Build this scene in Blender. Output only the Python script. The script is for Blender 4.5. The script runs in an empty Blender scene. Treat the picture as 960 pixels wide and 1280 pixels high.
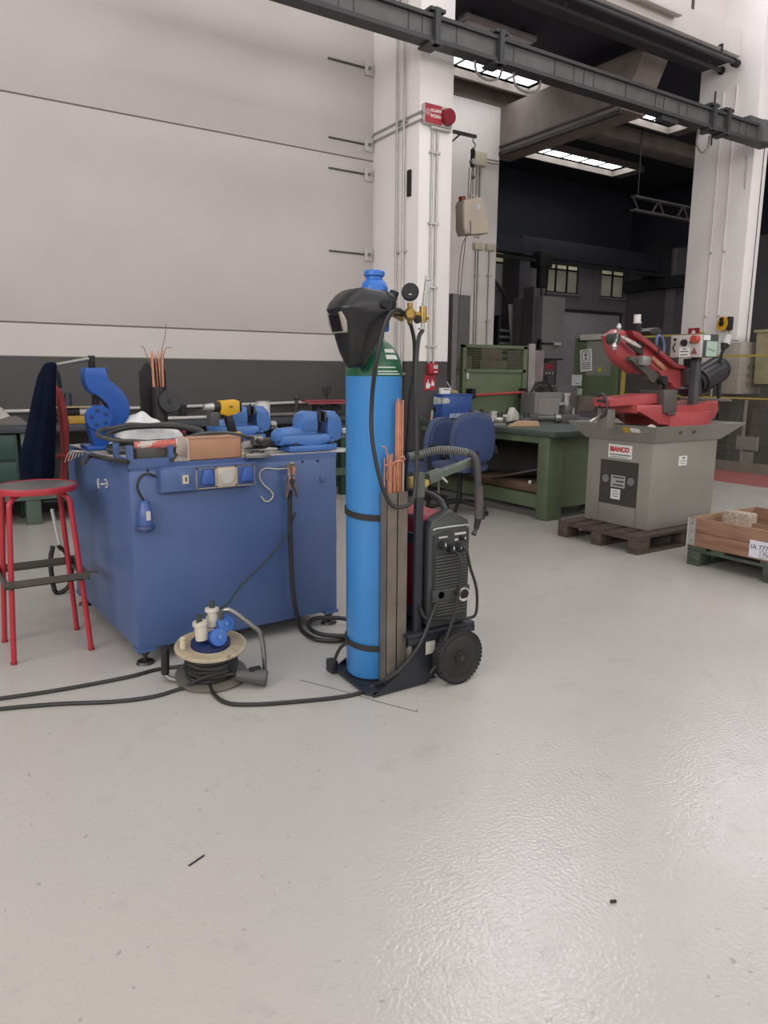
import bpy, bmesh, math, random
from math import pi, sin, cos, radians, sqrt, atan2, hypot
from mathutils import Matrix, Vector
random.seed(7)
S = bpy.context.scene
COL = S.collection

# ------------------------------------------------------------------ camera
FPX, YAW, PIT, ROL, HCAM = 920.0, radians(33.4), radians(10.7), radians(.4), 1.32
_f = Vector((sin(YAW)*cos(PIT), cos(YAW)*cos(PIT), -sin(PIT)))
_r0 = Vector((cos(YAW), -sin(YAW), 0)); _u0 = _r0.cross(_f)
_r = _r0*cos(ROL) + _u0*sin(ROL); _u = _u0*cos(ROL) - _r0*sin(ROL)
CAM = Vector((0, 0, HCAM))
cd = bpy.data.cameras.new('camera'); cam = bpy.data.objects.new('camera', cd); COL.objects.link(cam)
cam.matrix_world = Matrix(((_r.x, _u.x, -_f.x, 0), (_r.y, _u.y, -_f.y, 0), (_r.z, _u.z, -_f.z, HCAM), (0, 0, 0, 1)))
cd.sensor_fit = 'VERTICAL'; cd.sensor_height = 24.0; cd.lens = FPX/1280*24.0
cd.clip_start = .05; cd.clip_end = 200
S.camera = cam
# points of the photograph turned into points on real planes of the room
def ray(px, py): return _f + _r*((px-480)/FPX) - _u*((py-640)/FPX)
def Zp(px, py, z=0.): d = ray(px, py); return CAM + d*((z-HCAM)/d.z)
def Yp(px, py, y): d = ray(px, py); return CAM + d*(y/d.y)
def Xp(px, py, x): d = ray(px, py); return CAM + d*(x/d.x)

# ------------------------------------------------------------------ world, light, exposure
W = bpy.data.worlds.new('sky'); S.world = W; W.use_nodes = True
bg = W.node_tree.nodes['Background']; bg.inputs[0].default_value = (.80, .88, 1, 1); bg.inputs[1].default_value = .9
S.view_settings.view_transform = 'Standard'; S.view_settings.look = 'None'
S.view_settings.exposure = 0.0; S.view_settings.gamma = 1.0; S.view_settings.use_curve_mapping = False
def area(name, loc, size, rot, power, col=(1, 1, 1)):
    l = bpy.data.lights.new(name, 'AREA'); l.shape = 'RECTANGLE'; l.size, l.size_y = size; l.energy = power; l.color = col
    o = bpy.data.objects.new(name, l); o.location = loc; o.rotation_euler = rot; COL.objects.link(o); return o
# daylight falling through the roof lights of the near hall (rows along the hall, above the frame)
SKY_ROWS = [(-5.5, 180), (-1.0, 180), (2.4, 175)]
for y, p in SKY_ROWS:
    area('roof_daylight', (5.0, y, 9.15), (17.0, 1.3), (0, 0, 0), p, (1, .985, .96))
# daylight from unseen windows, added behind the camera and in the left side wall
area('window_daylight_back', (7.0, -8.85, 5.2), (24.0, 3.6), (radians(90), 0, 0), 760, (1, .985, .965))
area('window_daylight_side', (-8.85, -2.5, 5.0), (12.0, 3.6), (radians(90), 0, radians(-90)), 860, (1, .985, .965))

# ------------------------------------------------------------------ materials
def lin(h):
    h = h.lstrip('#'); c = [int(h[i:i+2], 16)/255 for i in (0, 2, 4)]
    return tuple(x/12.92 if x <= .04045 else ((x+.055)/1.055)**2.4 for x in c) + (1,)
MATS = {}
def mat(name, col, rough=.5, metal=0., var=.10, scale=5., bump=0., bscale=60., spec=.5, emit=0., alpha=None, trans=0., wear=None, wscale=9., wamt=.62, coat=0.):
    if name in MATS: return MATS[name]
    m = bpy.data.materials.new(name); m.use_nodes = True; MATS[name] = m
    nt = m.node_tree; N = nt.nodes; L = nt.links; b = N['Principled BSDF']
    c = lin(col); tc = N.new('ShaderNodeTexCoord')
    nz = N.new('ShaderNodeTexNoise'); nz.inputs['Scale'].default_value = scale; nz.inputs['Detail'].default_value = 5
    L.new(tc.outputs['Object'], nz.inputs['Vector'])
    rp = N.new('ShaderNodeMapRange'); rp.inputs[1].default_value = .3; rp.inputs[2].default_value = .7
    rp.inputs[3].default_value = 1-var; rp.inputs[4].default_value = 1+var
    L.new(nz.outputs[0], rp.inputs[0])
    mx = N.new('ShaderNodeVectorMath'); mx.operation = 'SCALE'; mx.inputs[0].default_value = c[:3]; L.new(rp.outputs[0], mx.inputs['Scale'])
    out = mx.outputs[0]
    if wear:
        n2 = N.new('ShaderNodeTexNoise'); n2.inputs['Scale'].default_value = wscale; n2.inputs['Detail'].default_value = 8; n2.inputs['Roughness'].default_value = .7
        L.new(tc.outputs['Object'], n2.inputs['Vector'])
        r2 = N.new('ShaderNodeMapRange'); r2.inputs[1].default_value = wamt; r2.inputs[2].default_value = wamt+.06; L.new(n2.outputs[0], r2.inputs[0])
        mm = N.new('ShaderNodeMix'); mm.data_type = 'RGBA'; L.new(r2.outputs[0], mm.inputs[0]); L.new(out, mm.inputs[6]); mm.inputs[7].default_value = lin(wear)
        out = mm.outputs[2]
    L.new(out, b.inputs['Base Color'])
    b.inputs['Roughness'].default_value = rough; b.inputs['Metallic'].default_value = metal; b.inputs['Specular IOR Level'].default_value = spec
    if coat: b.inputs['Coat Weight'].default_value = coat; b.inputs['Coat Roughness'].default_value = .12
    if trans: b.inputs['Transmission Weight'].default_value = trans
    if alpha is not None: b.inputs['Alpha'].default_value = alpha
    if emit: L.new(out, b.inputs['Emission Color']); b.inputs['Emission Strength'].default_value = emit
    if bump:
        n3 = N.new('ShaderNodeTexNoise'); n3.inputs['Scale'].default_value = bscale; n3.inputs['Detail'].default_value = 3
        L.new(tc.outputs['Object'], n3.inputs['Vector'])
        bp = N.new('ShaderNodeBump'); bp.inputs['Strength'].default_value = bump; bp.inputs['Distance'].default_value = .01
        L.new(n3.outputs[0], bp.inputs['Height']); L.new(bp.outputs[0], b.inputs['Normal'])
    return m

def floor_mat():
    m = bpy.data.materials.new('epoxy_floor'); m.use_nodes = True; nt = m.node_tree; N = nt.nodes; L = nt.links; b = N['Principled BSDF']
    tc = N.new('ShaderNodeTexCoord')
    def noise(s, d=6, r=.6):
        n = N.new('ShaderNodeTexNoise'); n.inputs['Scale'].default_value = s; n.inputs['Detail'].default_value = d; n.inputs['Roughness'].default_value = r
        L.new(tc.outputs['Object'], n.inputs['Vector']); return n
    def mix(fac, a, col):
        mm = N.new('ShaderNodeMix'); mm.data_type = 'RGBA'; L.new(fac, mm.inputs[0])
        if isinstance(a, str): mm.inputs[6].default_value = lin(a)
        else: L.new(a, mm.inputs[6])
        mm.inputs[7].default_value = lin(col); return mm.outputs[2]
    def rng(o, a, c, lo=0., hi=1.):
        r = N.new('ShaderNodeMapRange'); r.inputs[1].default_value = a; r.inputs[2].default_value = c; r.inputs[3].default_value = lo; r.inputs[4].default_value = hi
        L.new(o, r.inputs[0]); return r.outputs[0]
    c = mix(rng(noise(.7).outputs[0], .35, .65), 'b4b0aa', 'afaba6')
    def dim(o, fac):
        v = N.new('ShaderNodeVectorMath'); v.operation = 'SCALE'; L.new(o, v.inputs[0]); L.new(fac, v.inputs['Scale']); return v.outputs[0]
    c = dim(c, rng(noise(5., 6, .7).outputs[0], .56, .74, 1., .88))                  # scuffs
    c = dim(c, rng(noise(34., 3, .5).outputs[0], .68, .74, 1., .72))                 # specks of dirt
    L.new(c, b.inputs['Base Color'])
    L.new(rng(noise(3.).outputs[0], .3, .7, .17, .25), b.inputs['Roughness'])
    bp = N.new('ShaderNodeBump'); bp.inputs['Strength'].default_value = .38; bp.inputs['Distance'].default_value = .004
    L.new(noise(85., 2, .5).outputs[0], bp.inputs['Height']); L.new(bp.outputs[0], b.inputs['Normal'])
    b.inputs['Specular IOR Level'].default_value = .5
    return m
def wall_mat(name, up, low, zc, rough=.65):
    # painted wall: light paint above a dark dado that ends at the height zc
    m = bpy.data.materials.new(name); m.use_nodes = True; nt = m.node_tree; N = nt.nodes; L = nt.links; b = N['Principled BSDF']
    g = N.new('ShaderNodeNewGeometry'); sp = N.new('ShaderNodeSeparateXYZ'); L.new(g.outputs['Position'], sp.inputs[0])
    gt = N.new('ShaderNodeMath'); gt.operation = 'GREATER_THAN'; L.new(sp.outputs[2], gt.inputs[0]); gt.inputs[1].default_value = zc
    mm = N.new('ShaderNodeMix'); mm.data_type = 'RGBA'; L.new(gt.outputs[0], mm.inputs[0]); mm.inputs[6].default_value = lin(low); mm.inputs[7].default_value = lin(up)
    n = N.new('ShaderNodeTexNoise'); n.inputs['Scale'].default_value = 1.3; n.inputs['Detail'].default_value = 7; L.new(g.outputs['Position'], n.inputs['Vector'])
    r = N.new('ShaderNodeMapRange'); r.inputs[1].default_value = .3; r.inputs[2].default_value = .7; r.inputs[3].default_value = .95; r.inputs[4].default_value = 1.03; L.new(n.outputs[0], r.inputs[0])
    v = N.new('ShaderNodeVectorMath'); v.operation = 'SCALE'; L.new(mm.outputs[2], v.inputs[0]); L.new(r.outputs[0], v.inputs['Scale'])
    n2 = N.new('ShaderNodeTexNoise'); n2.inputs['Scale'].default_value = 9; n2.inputs['Detail'].default_value = 9; n2.inputs['Roughness'].default_value = .8; L.new(g.outputs['Position'], n2.inputs['Vector'])
    r2 = N.new('ShaderNodeMapRange'); r2.inputs[1].default_value = .68; r2.inputs[2].default_value = .74; r2.inputs[4].default_value = .45; L.new(n2.outputs[0], r2.inputs[0])
    m3 = N.new('ShaderNodeMix'); m3.data_type = 'RGBA'; L.new(r2.outputs[0], m3.inputs[0]); L.new(v.outputs[0], m3.inputs[6]); m3.inputs[7].default_value = lin('8f8783')
    L.new(m3.outputs[2], b.inputs['Base Color']); b.inputs['Roughness'].default_value = rough
    bp = N.new('ShaderNodeBump'); bp.inputs['Strength'].default_value = .1; bp.inputs['Distance'].default_value = .01
    n4 = N.new('ShaderNodeTexNoise'); n4.inputs['Scale'].default_value = 40; L.new(g.outputs['Position'], n4.inputs['Vector']); L.new(n4.outputs[0], bp.inputs['Height']); L.new(bp.outputs[0], b.inputs['Normal'])
    return m
def wood_mat(name, a, c, rough=.7, axis=0):
    m = bpy.data.materials.new(name); m.use_nodes = True; nt = m.node_tree; N = nt.nodes; L = nt.links; b = N['Principled BSDF']
    tc = N.new('ShaderNodeTexCoord'); mp = N.new('ShaderNodeMapping'); sc = [9, 9, 9]; sc[axis] = 1.2; mp.inputs['Scale'].default_value = sc
    L.new(tc.outputs['Object'], mp.inputs[0]); n = N.new('ShaderNodeTexNoise'); n.inputs['Scale'].default_value = 3.; n.inputs['Detail'].default_value = 8; n.inputs['Distortion'].default_value = .8
    L.new(mp.outputs[0], n.inputs['Vector']); r = N.new('ShaderNodeMapRange'); r.inputs[1].default_value = .3; r.inputs[2].default_value = .7; L.new(n.outputs[0], r.inputs[0])
    mm = N.new('ShaderNodeMix'); mm.data_type = 'RGBA'; L.new(r.outputs[0], mm.inputs[0]); mm.inputs[6].default_value = lin(a); mm.inputs[7].default_value = lin(c)
    L.new(mm.outputs[2], b.inputs['Base Color']); b.inputs['Roughness'].default_value = rough
    return m
white = wall_mat('wall_paint', 'bdb7b4', '464443', 1.45)
pwhite = wall_mat('pillar_paint', 'ebe6e4', '4a4847', 1.45)
whitep = mat('white_paint', 'dad3d1', .6, var=.04, scale=2)
conc = mat('concrete', '7d736d', .85, var=.2, scale=3, bump=.25, bscale=25)
concd = mat('dark_concrete', '55504e', .9, var=.2, scale=2)
blue = mat('blue_enamel', '4a608c', .38, var=.07, scale=3, wear='65739a', wscale=16, wamt=.72)
bluev = mat('vise_blue', '446fae', .35, var=.08, scale=8, wear='6d7f9e', wscale=20, wamt=.70)
bluep = mat('press_blue', '1c4f9e', .42, var=.06, scale=5)
gblue = mat('cylinder_blue', '3a7fbd', .30, var=.05, scale=4, wear='7ea6cf', wscale=35, wamt=.75)
ggreen = mat('cylinder_green', '14573a', .33, var=.06)
steel = mat('steel', '8f8c88', .35, .9, var=.12, scale=12)
steeld = mat('dark_steel', '4b4a49', .45, .7, var=.15, scale=10)
galv = mat('galvanised', 'b4b2ad', .4, .6, var=.12, scale=14)
black = mat('black_plastic', '17171a', .42, var=.15, scale=10)
blackm = mat('black_matte', '1b1b1d', .75, var=.2, scale=10)
rubber = mat('rubber', '201f20', .6, var=.2, scale=20, bump=.1, bscale=80)
cable = mat('cable_black', '262626', .5, var=.15, scale=15)
dgrey = mat('charcoal_plastic', '3b3d3d', .5, var=.08, scale=10)
red = mat('red_paint', 'a82f38', .38, var=.08, scale=6)
redsaw = mat('saw_red', 'a8484a', .35, var=.12, scale=6, wear='8a3436', wscale=12, wamt=.66)
reddark = mat('dark_red', '8a2630', .5, var=.1)
copper = mat('copper', 'cf9274', .4, .45, var=.15, scale=30)
brass = mat('brass', 'a3884e', .32, .8, var=.15, scale=25)
green = mat('bench_green', '57644a', .5, var=.12, scale=4, wear='475040', wscale=8, wamt=.64)
greend = mat('dark_green', '23382f', .5, var=.12, scale=4)
gateg = mat('gate_green', '576549', .5, var=.08, scale=4)
grey = mat('machine_grey', '87837c', .48, var=.06, scale=4, wear='77716b', wscale=10, wamt=.7)
greyl = mat('light_grey', 'b7b3ae', .5, var=.06, scale=6)
greydk = mat('dark_grey_paint', '4f4d4c', .6, var=.1)
yellow = mat('yellow_paint', 'a8934a', .5, var=.1)
yellowt = mat('tool_yellow', 'd0a020', .45, var=.08)
paper = mat('paper', 'd9d9d6', .8, var=.04, scale=10)
card = mat('cardboard', 'ad8266', .85, var=.06, scale=8)
cream = mat('cream_plastic', 'c9bfa6', .5, var=.08, scale=20)
cloth = mat('white_cloth', 'd6d4d4', .9, var=.06, scale=20, bump=.2, bscale=60)
navy = mat('navy_cloth', '0c1222', .92, spec=.08, var=.25, scale=14, bump=.3, bscale=150)
redcloth = mat('red_cloth', '8c3434', .85, var=.2, scale=12, bump=.3, bscale=120)
seatblue = mat('chair_fabric', '46516f', .9, var=.12, scale=40, bump=.2, bscale=200)
wood = wood_mat('pine', '9a7660', '7d5b49', axis=1)
woodx = wood_mat('pine_cross', '9a7b62', '806550', axis=0)
woodd = wood_mat('old_wood', '5a4a42', '3b302c', axis=1)
woodg = wood_mat('green_wood', '4c5449', '333a33', axis=1)
clear = mat('clear_plastic', 'e8ecec', .08, var=.02, trans=.85)
navyblk = mat('gauge_face', '12141c', .25, var=.1)
redlens = mat('red_lens', '7a1424', .15, var=.1)
canister = mat('natural_plastic', 'cbbfae', .45, var=.08, scale=4)
ink = mat('ink', '2a2a2c', .8, var=.1)
inkred = mat('red_ink', 'b0202c', .6, var=.05)
whiteink = mat('white_ink', 'e3dcdc', .7, var=.03)
signred = mat('sign_red', '9c2030', .5, var=.06)
pane = mat('lit_pane', 'f2f6ff', .4, var=.10, scale=3, emit=1.0)
# ------------------------------------------------------------------ mesh helpers
def TR(loc=(0, 0, 0), rx=0., ry=0., rz=0.):
    return Matrix.Translation(loc) @ Matrix.Rotation(rz, 4, 'Z') @ Matrix.Rotation(ry, 4, 'Y') @ Matrix.Rotation(rx, 4, 'X')
def FR(o, x, y):
    # frame with origin o, x axis x, y axis y
    x = Vector(x).normalized(); y = Vector(y); y = (y - x*y.dot(x)).normalized(); z = x.cross(y); o = Vector(o)
    return Matrix(((x.x, y.x, z.x, o.x), (x.y, y.y, z.y, o.y), (x.z, y.z, z.z, o.z), (0, 0, 0, 1)))
def smooth_path(pts, k=6, closed=False):
    P = [Vector(p) for p in pts]; n = len(P)
    if k <= 1 or n < 3: return P
    out = []; segs = n if closed else n-1
    for i in range(segs):
        a = P[(i-1) % n] if closed or i > 0 else P[0]*2-P[1]
        b, c = P[i], P[(i+1) % n]
        d = P[(i+2) % n] if closed or i+2 < n else P[-1]*2-P[-2]
        for j in range(k):
            t = j/k; out.append(.5*((2*b)+(c-a)*t+(2*a-5*b+4*c-d)*t*t+(3*b-a-3*c+d)*t**3))
    if not closed: out.append(P[-1])
    return out
class MB:
    def __init__(s): s.bm = bmesh.new()
    def _add(s, verts, faces, M=None):
        vs = [s.bm.verts.new(M @ Vector(v) if M else Vector(v)) for v in verts]; fs = []
        for f in faces:
            try: fs.append(s.bm.faces.new([vs[i] for i in f]))
            except ValueError: pass
        return vs, fs
    def box(s, c, d, M=None, bev=0.):
        x, y, z = c; a, b, e = d[0]/2, d[1]/2, d[2]/2
        v = [(x+i*a, y+j*b, z+k*e) for i in (-1, 1) for j in (-1, 1) for k in (-1, 1)]
        vs, fs = s._add(v, [(0, 1, 3, 2), (4, 6, 7, 5), (0, 4, 5, 1), (2, 3, 7, 6), (0, 2, 6, 4), (1, 5, 7, 3)], M)
        if bev:
            es = list({e for f in fs for e in f.edges})
            bmesh.ops.bevel(s.bm, geom=es, offset=min(bev, a*.95, b*.95, e*.95) if True else bev, segments=2, affect='EDGES', profile=.5)
        return s
    def mm(s, a, b, M=None, bev=0.):
        return s.box([(a[i]+b[i])/2 for i in range(3)], [abs(b[i]-a[i]) for i in range(3)], M, bev)
    def cyl(s, p, q, r, r2=None, n=16, M=None):
        p = Vector(p); q = Vector(q); ax = q-p; z = ax.normalized(); t = Vector((1, 0, 0)) if abs(z.x) < .9 else Vector((0, 1, 0))
        x = z.cross(t).normalized(); y = z.cross(x); r2 = r if r2 is None else r2
        v = [p+(x*cos(2*pi*i/n)+y*sin(2*pi*i/n))*r for i in range(n)]+[q+(x*cos(2*pi*i/n)+y*sin(2*pi*i/n))*r2 for i in range(n)]
        f = [(i, (i+1) % n, n+(i+1) % n, n+i) for i in range(n)]+[tuple(range(n-1, -1, -1)), tuple(range(n, 2*n))]
        s._add(v, f, M); return s
    def lathe(s, prof, n=24, M=None):
        v = []; f = []
        for r, z in prof: v += [(max(r, 1e-5)*cos(2*pi*i/n), max(r, 1e-5)*sin(2*pi*i/n), z) for i in range(n)]
        for k in range(len(prof)-1): f += [(k*n+i, k*n+(i+1) % n, (k+1)*n+(i+1) % n, (k+1)*n+i) for i in range(n)]
        f += [tuple(range(n-1, -1, -1)), tuple((len(prof)-1)*n+i for i in range(n))]
        s._add(v, f, M); return s
    def tube(s, pts, r, n=8, k=6, closed=False, M=None, r2=None):
        P = smooth_path(pts, k, closed); m = len(P); v = []; prev = None
        for i in range(m):
            a = P[(i-1) % m] if closed or i else P[0]; b = P[(i+1) % m] if closed or i < m-1 else P[-1]
            t = (b-a).normalized() if (b-a).length > 1e-9 else Vector((0, 0, 1))
            if prev is None: w = Vector((0, 0, 1)) if abs(t.z) < .9 else Vector((1, 0, 0)); x = t.cross(w).normalized()
            else:
                x = prev - t*prev.dot(t); x = x.normalized() if x.length > 1e-6 else prev
            prev = x; y = t.cross(x); rr = r if r2 is None else r+(r2-r)*i/(m-1)
            v += [P[i]+(x*cos(2*pi*j/n)+y*sin(2*pi*j/n))*rr for j in range(n)]
        segs = m if closed else m-1
        f = [(i*n+j, i*n+(j+1) % n, ((i+1) % m)*n+(j+1) % n, ((i+1) % m)*n+j) for i in range(segs) for j in range(n)]
        if not closed: f += [tuple(range(n-1, -1, -1)), tuple((m-1)*n+j for j in range(n))]
        s._add(v, f, M); return s
    def prism(s, poly, d, M=None, bev=0.):
        # outline in the local xy plane, from z = -d/2 to d/2
        n = len(poly); v = [(x, y, -d/2) for x, y in poly]+[(x, y, d/2) for x, y in poly]
        f = [tuple(range(n-1, -1, -1)), tuple(range(n, 2*n))]+[(i, (i+1) % n, n+(i+1) % n, n+i) for i in range(n)]
        vs, fs = s._add(v, f, M)
        if bev:
            es = list({e for g in fs[:2] for e in g.edges}); bmesh.ops.bevel(s.bm, geom=es, offset=bev, segments=2, affect='EDGES', profile=.5)
        return s
    def ball(s, c, r, sc=(1, 1, 1), n=14, M=None):
        v = []; f = []; h = n//2
        for k in range(1, h):
            a = pi*k/h
            v += [(c[0]+r*sc[0]*sin(a)*cos(2*pi*i/n), c[1]+r*sc[1]*sin(a)*sin(2*pi*i/n), c[2]+r*sc[2]*cos(a)) for i in range(n)]
        for k in range(h-2): f += [(k*n+i, (k+1)*n+i, (k+1)*n+(i+1) % n, k*n+(i+1) % n) for i in range(n)]
        v += [(c[0], c[1], c[2]+r*sc[2]), (c[0], c[1], c[2]-r*sc[2])]; T = len(v)-2
        f += [(T, i, (i+1) % n) for i in range(n)]+[(T+1, (h-2)*n+(i+1) % n, (h-2)*n+i) for i in range(n)]
        s._add(v, f, M); return s
    def surf(s, fn, nu, nv, M=None, closed=False):
        v = [fn(i/(nu if closed else nu-1), j/(nv-1)) for j in range(nv) for i in range(nu)]; w = nu if closed else nu-1
        f = [(j*nu+i, j*nu+(i+1) % nu, (j+1)*nu+(i+1) % nu, (j+1)*nu+i) for j in range(nv-1) for i in range(w)]
        s._add(v, f, M); return s
    def mesh(s, name, m, ang=.6):
        bmesh.ops.recalc_face_normals(s.bm, faces=s.bm.faces)
        me = bpy.data.meshes.new(name); s.bm.to_mesh(me); s.bm.free()
        me.polygons.foreach_set('use_smooth', [True]*len(me.polygons)); me.set_sharp_from_angle(angle=ang)
        if m: me.materials.append(m)
        return me
    def part(s, name, m, parent, label=None, kind=None, loc=None, ang=.6):
        o = bpy.data.objects.new(name, s.mesh(name, m, ang)); COL.objects.link(o); o.parent = parent
        if loc: o.location = loc
        if label: o['label'] = label
        if kind: o['kind'] = kind
        return o
    def thing(s, name, m, label, cat, loc=(0, 0, 0), rz=0., group=None, kind=None, ang=.6):
        o = bpy.data.objects.new(name, s.mesh(name, m, ang)); COL.objects.link(o); o.location = loc; o.rotation_euler = (0, 0, rz)
        return tag(o, label, cat, group, kind)
def tag(o, label, cat, group=None, kind=None):
    if label: o['label'] = label
    if cat: o['category'] = cat
    if group: o['group'] = group
    if kind: o['kind'] = kind
    return o
def T(name, label, cat, loc=(0, 0, 0), rz=0., group=None, rot=None):
    o = bpy.data.objects.new(name, None); COL.objects.link(o); o.location = loc; o.rotation_euler = rot or (0, 0, rz); o.empty_display_size = .1
    return tag(o, label, cat, group)
def struct(name, mb, m, parent=None, label=None):
    o = mb.part(name, m, parent, label); o['kind'] = 'structure'; return o
def sroot(name, label=None):
    o = bpy.data.objects.new(name, None); COL.objects.link(o); o['kind'] = 'structure'
    if label: o['label'] = label
    return o
def inst(o, loc, rot=None, parent='same', label=None):
    c = o.copy(); COL.objects.link(c); c.location = loc
    if rot is not None: c.rotation_euler = rot
    if parent != 'same': c.parent = parent
    if label: c['label'] = label
    return c
def kids(o): return [c for c in bpy.data.objects if c.parent == o]
def dup(root, loc, rz, label=None):
    r = root.copy(); COL.objects.link(r); r.location = loc; r.rotation_euler = (0, 0, rz)
    if label: r['label'] = label
    for ch in kids(root):
        c = ch.copy(); COL.objects.link(c); c.parent = r
        for g in kids(ch):
            d = g.copy(); COL.objects.link(d); d.parent = c
    return r
def text(s, size, m, parent, M, name='lettering', depth=.0006, align='LEFT', xs=1., bold=0.):
    cu = bpy.data.curves.new(name, 'FONT'); cu.body = s; cu.size = size; cu.extrude = depth; cu.align_x = align; cu.resolution_u = 2; cu.offset = bold
    t = bpy.data.objects.new('tmp', cu); COL.objects.link(t); me = bpy.data.meshes.new_from_object(t)
    bpy.data.objects.remove(t); bpy.data.curves.remove(cu)
    me.transform(M @ Matrix.Diagonal((xs, 1, 1, 1))); me.materials.clear(); me.materials.append(m)
    o = bpy.data.objects.new(name, me); COL.objects.link(o); o.parent = parent; return o
# ------------------------------------------------------------------ the setting
YW, PF, PX0, PX1, QX0, QX1 = 7.5, 6.62, 4.77, 5.205, 10.74, 11.09
FLOOR = struct('floor', MB().mm((-9, -9, -.1), (24, 15, 0)), floor_mat())
fm = mat('floor_red', '9c5a58', .35, var=.12, scale=5, wear='7f5a58', wscale=7, wamt=.66)
MB().mm((8.63, -2, 0), (9.72, 9.5, .002)).part('red_floor_marking', fm, FLOOR, 'faded red painted band on the floor before the fence')
crk = MB(); a, b = Zp(375, 850, .001), Zp(522, 890, .001)
crk.tube([a, a.lerp(b, .35)+Vector((.004, .004, 0)), a.lerp(b, .7)+Vector((-.004, .002, 0)), b, b+Vector((.012, .02, 0))], .0012, 4, 1); crk.part('crack', ink, FLOOR, 'thin dark crack in the floor coating')

WL = sroot('wall_left', 'white painted panel wall with a dark grey dado')
zs = [0, 1.745, 3.66, 5.6, 9.2]
for i in range(4):
    MB().mm((-9, YW, zs[i]+(.007 if i else 0)), (PX0, YW+.25, zs[i+1]-.007), bev=.004).part('panel', white, WL)
MB().mm((-9, YW+.02, 0), (PX0, YW+.24, 9.2)).part('joint_filler', mat('joint', '8d8682', .8), WL)
MB().mm((-9, YW-.004, 1.44), (PX0, YW, 1.452)).part('dado_edge', mat('dado_line', '6a6662', .8), WL)

def pillar(name, x0, x1, y0, y1, label):
    struct(name, MB().mm((x0, y0, 0), (x1, y1, 9.2), bev=.012), pwhite, None, label)
pillar('trim_1', PX0, PX1, PF, YW+.1, 'white pillar with dark grey foot left of the opening')
pillar('trim_2', QX0, QX1, PF, YW+.1, 'white pillar right of the opening behind the saw')
pillar('trim_3', 16.7, 17.05, PF, YW+.1, 'next white pillar to the right')
for x0, x1, i in ((PX1, QX0, 4), (QX1, 16.7, 5)):
    struct('trim_%d' % i, MB().mm((x0, 6.97, 5.87), (x1, YW+.1, 6.2), bev=.01), whitep, None, 'white lintel beam over the %s' % ('opening' if i == 4 else 'next opening to the right'))
    w = struct('wall_above_opening' if i == 4 else 'wall_above_next_opening', MB().mm((x0, 7.25, 6.2), (x1, 7.4, 6.62)), whitep)
    MB().mm((x0, 7.25, 6.62), (x0+.9, 7.4, 8.4)).mm((x1-1.7, 7.25, 6.62), (x1, 7.4, 8.4)).part('side_panel', whitep, w)  # unseen panels added to keep the window's glare off the pillars
    MB().mm((x0, 7.25, 8.4), (x1, 7.4, 9.2)).part('panel', whitep, w)
    # clerestory window above the frame of the photograph: its reflection shows on the floor
    wn = struct('window_%d' % (i-3), MB().mm((x0, 7.28, 6.62), (x1, 7.38, 6.68)).mm((x0, 7.28, 8.34), (x1, 7.38, 8.4)), greydk)
    n = 5; gp = mat('clerestory_pane', 'eef3ff', .4, var=.06, emit=16.0)
    for k in range(n):
        a = x0+.9+(x1-x0-2.6)*k/n; b = x0+.9+(x1-x0-2.6)*(k+1)/n
        MB().mm((a+.05, 7.31, 6.68), (b-.05, 7.325, 8.34)).part('pane', gp, wn)
        MB().mm((b-.05, 7.28, 6.68), (b+.05, 7.38, 8.34)).part('mullion', greydk, wn)
struct('trim_12', MB().mm((PX1, 7.04, 5.845), (QX0, 7.6, 5.87)), mat('soffit_dark', '3d3b40', .7), None, 'dark steel plate under the lintel beam')  # sheet added so that the underside of the lintel looks dark
struct('trim_6', MB().mm((9.9, 7.22, 6.2), (9.93, 7.25, 6.62)), greydk, None, 'dark vertical joint above the lintel')
# near hall shell
wb = struct('wall_back', MB().mm((-9, -9.2, 0), (24, -9, 9.2)), white)
MB().mm((-5, -9, 3.35), (19, -8.93, 3.43)).mm((-5, -9, 6.97), (19, -8.93, 7.05)).part('window_frame', greydk, wb)  # frame bars of the unseen window added with the back light
ws = struct('wall_side', MB().mm((-9.2, -9, 0), (-9, 7.5, 9.2)), white)
MB().mm((-9, -8.5, 3.15), (-8.93, 3.5, 3.23)).mm((-9, -8.5, 6.77), (-8.93, 3.5, 6.85)).part('window_frame', greydk, ws)  # frame bars of the unseen window added with the side light
struct('wall_right', MB().mm((24, -9, 0), (24.2, 15, 9.2)), white)
rf = MB(); ys = [-9]
for y, p in SKY_ROWS: ys += [y-.65, y+.65]
ys.append(7.75)
for i in range(0, len(ys), 2): rf.mm((-9, ys[i], 9.2), (24, ys[i+1], 9.35))
for y, p in SKY_ROWS: rf.mm((-9, y-.65, 9.2), (-3.5, y+.65, 9.35)).mm((13.5, y-.65, 9.2), (24, y+.65, 9.35))
struct('ceiling', rf, whitep)

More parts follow.
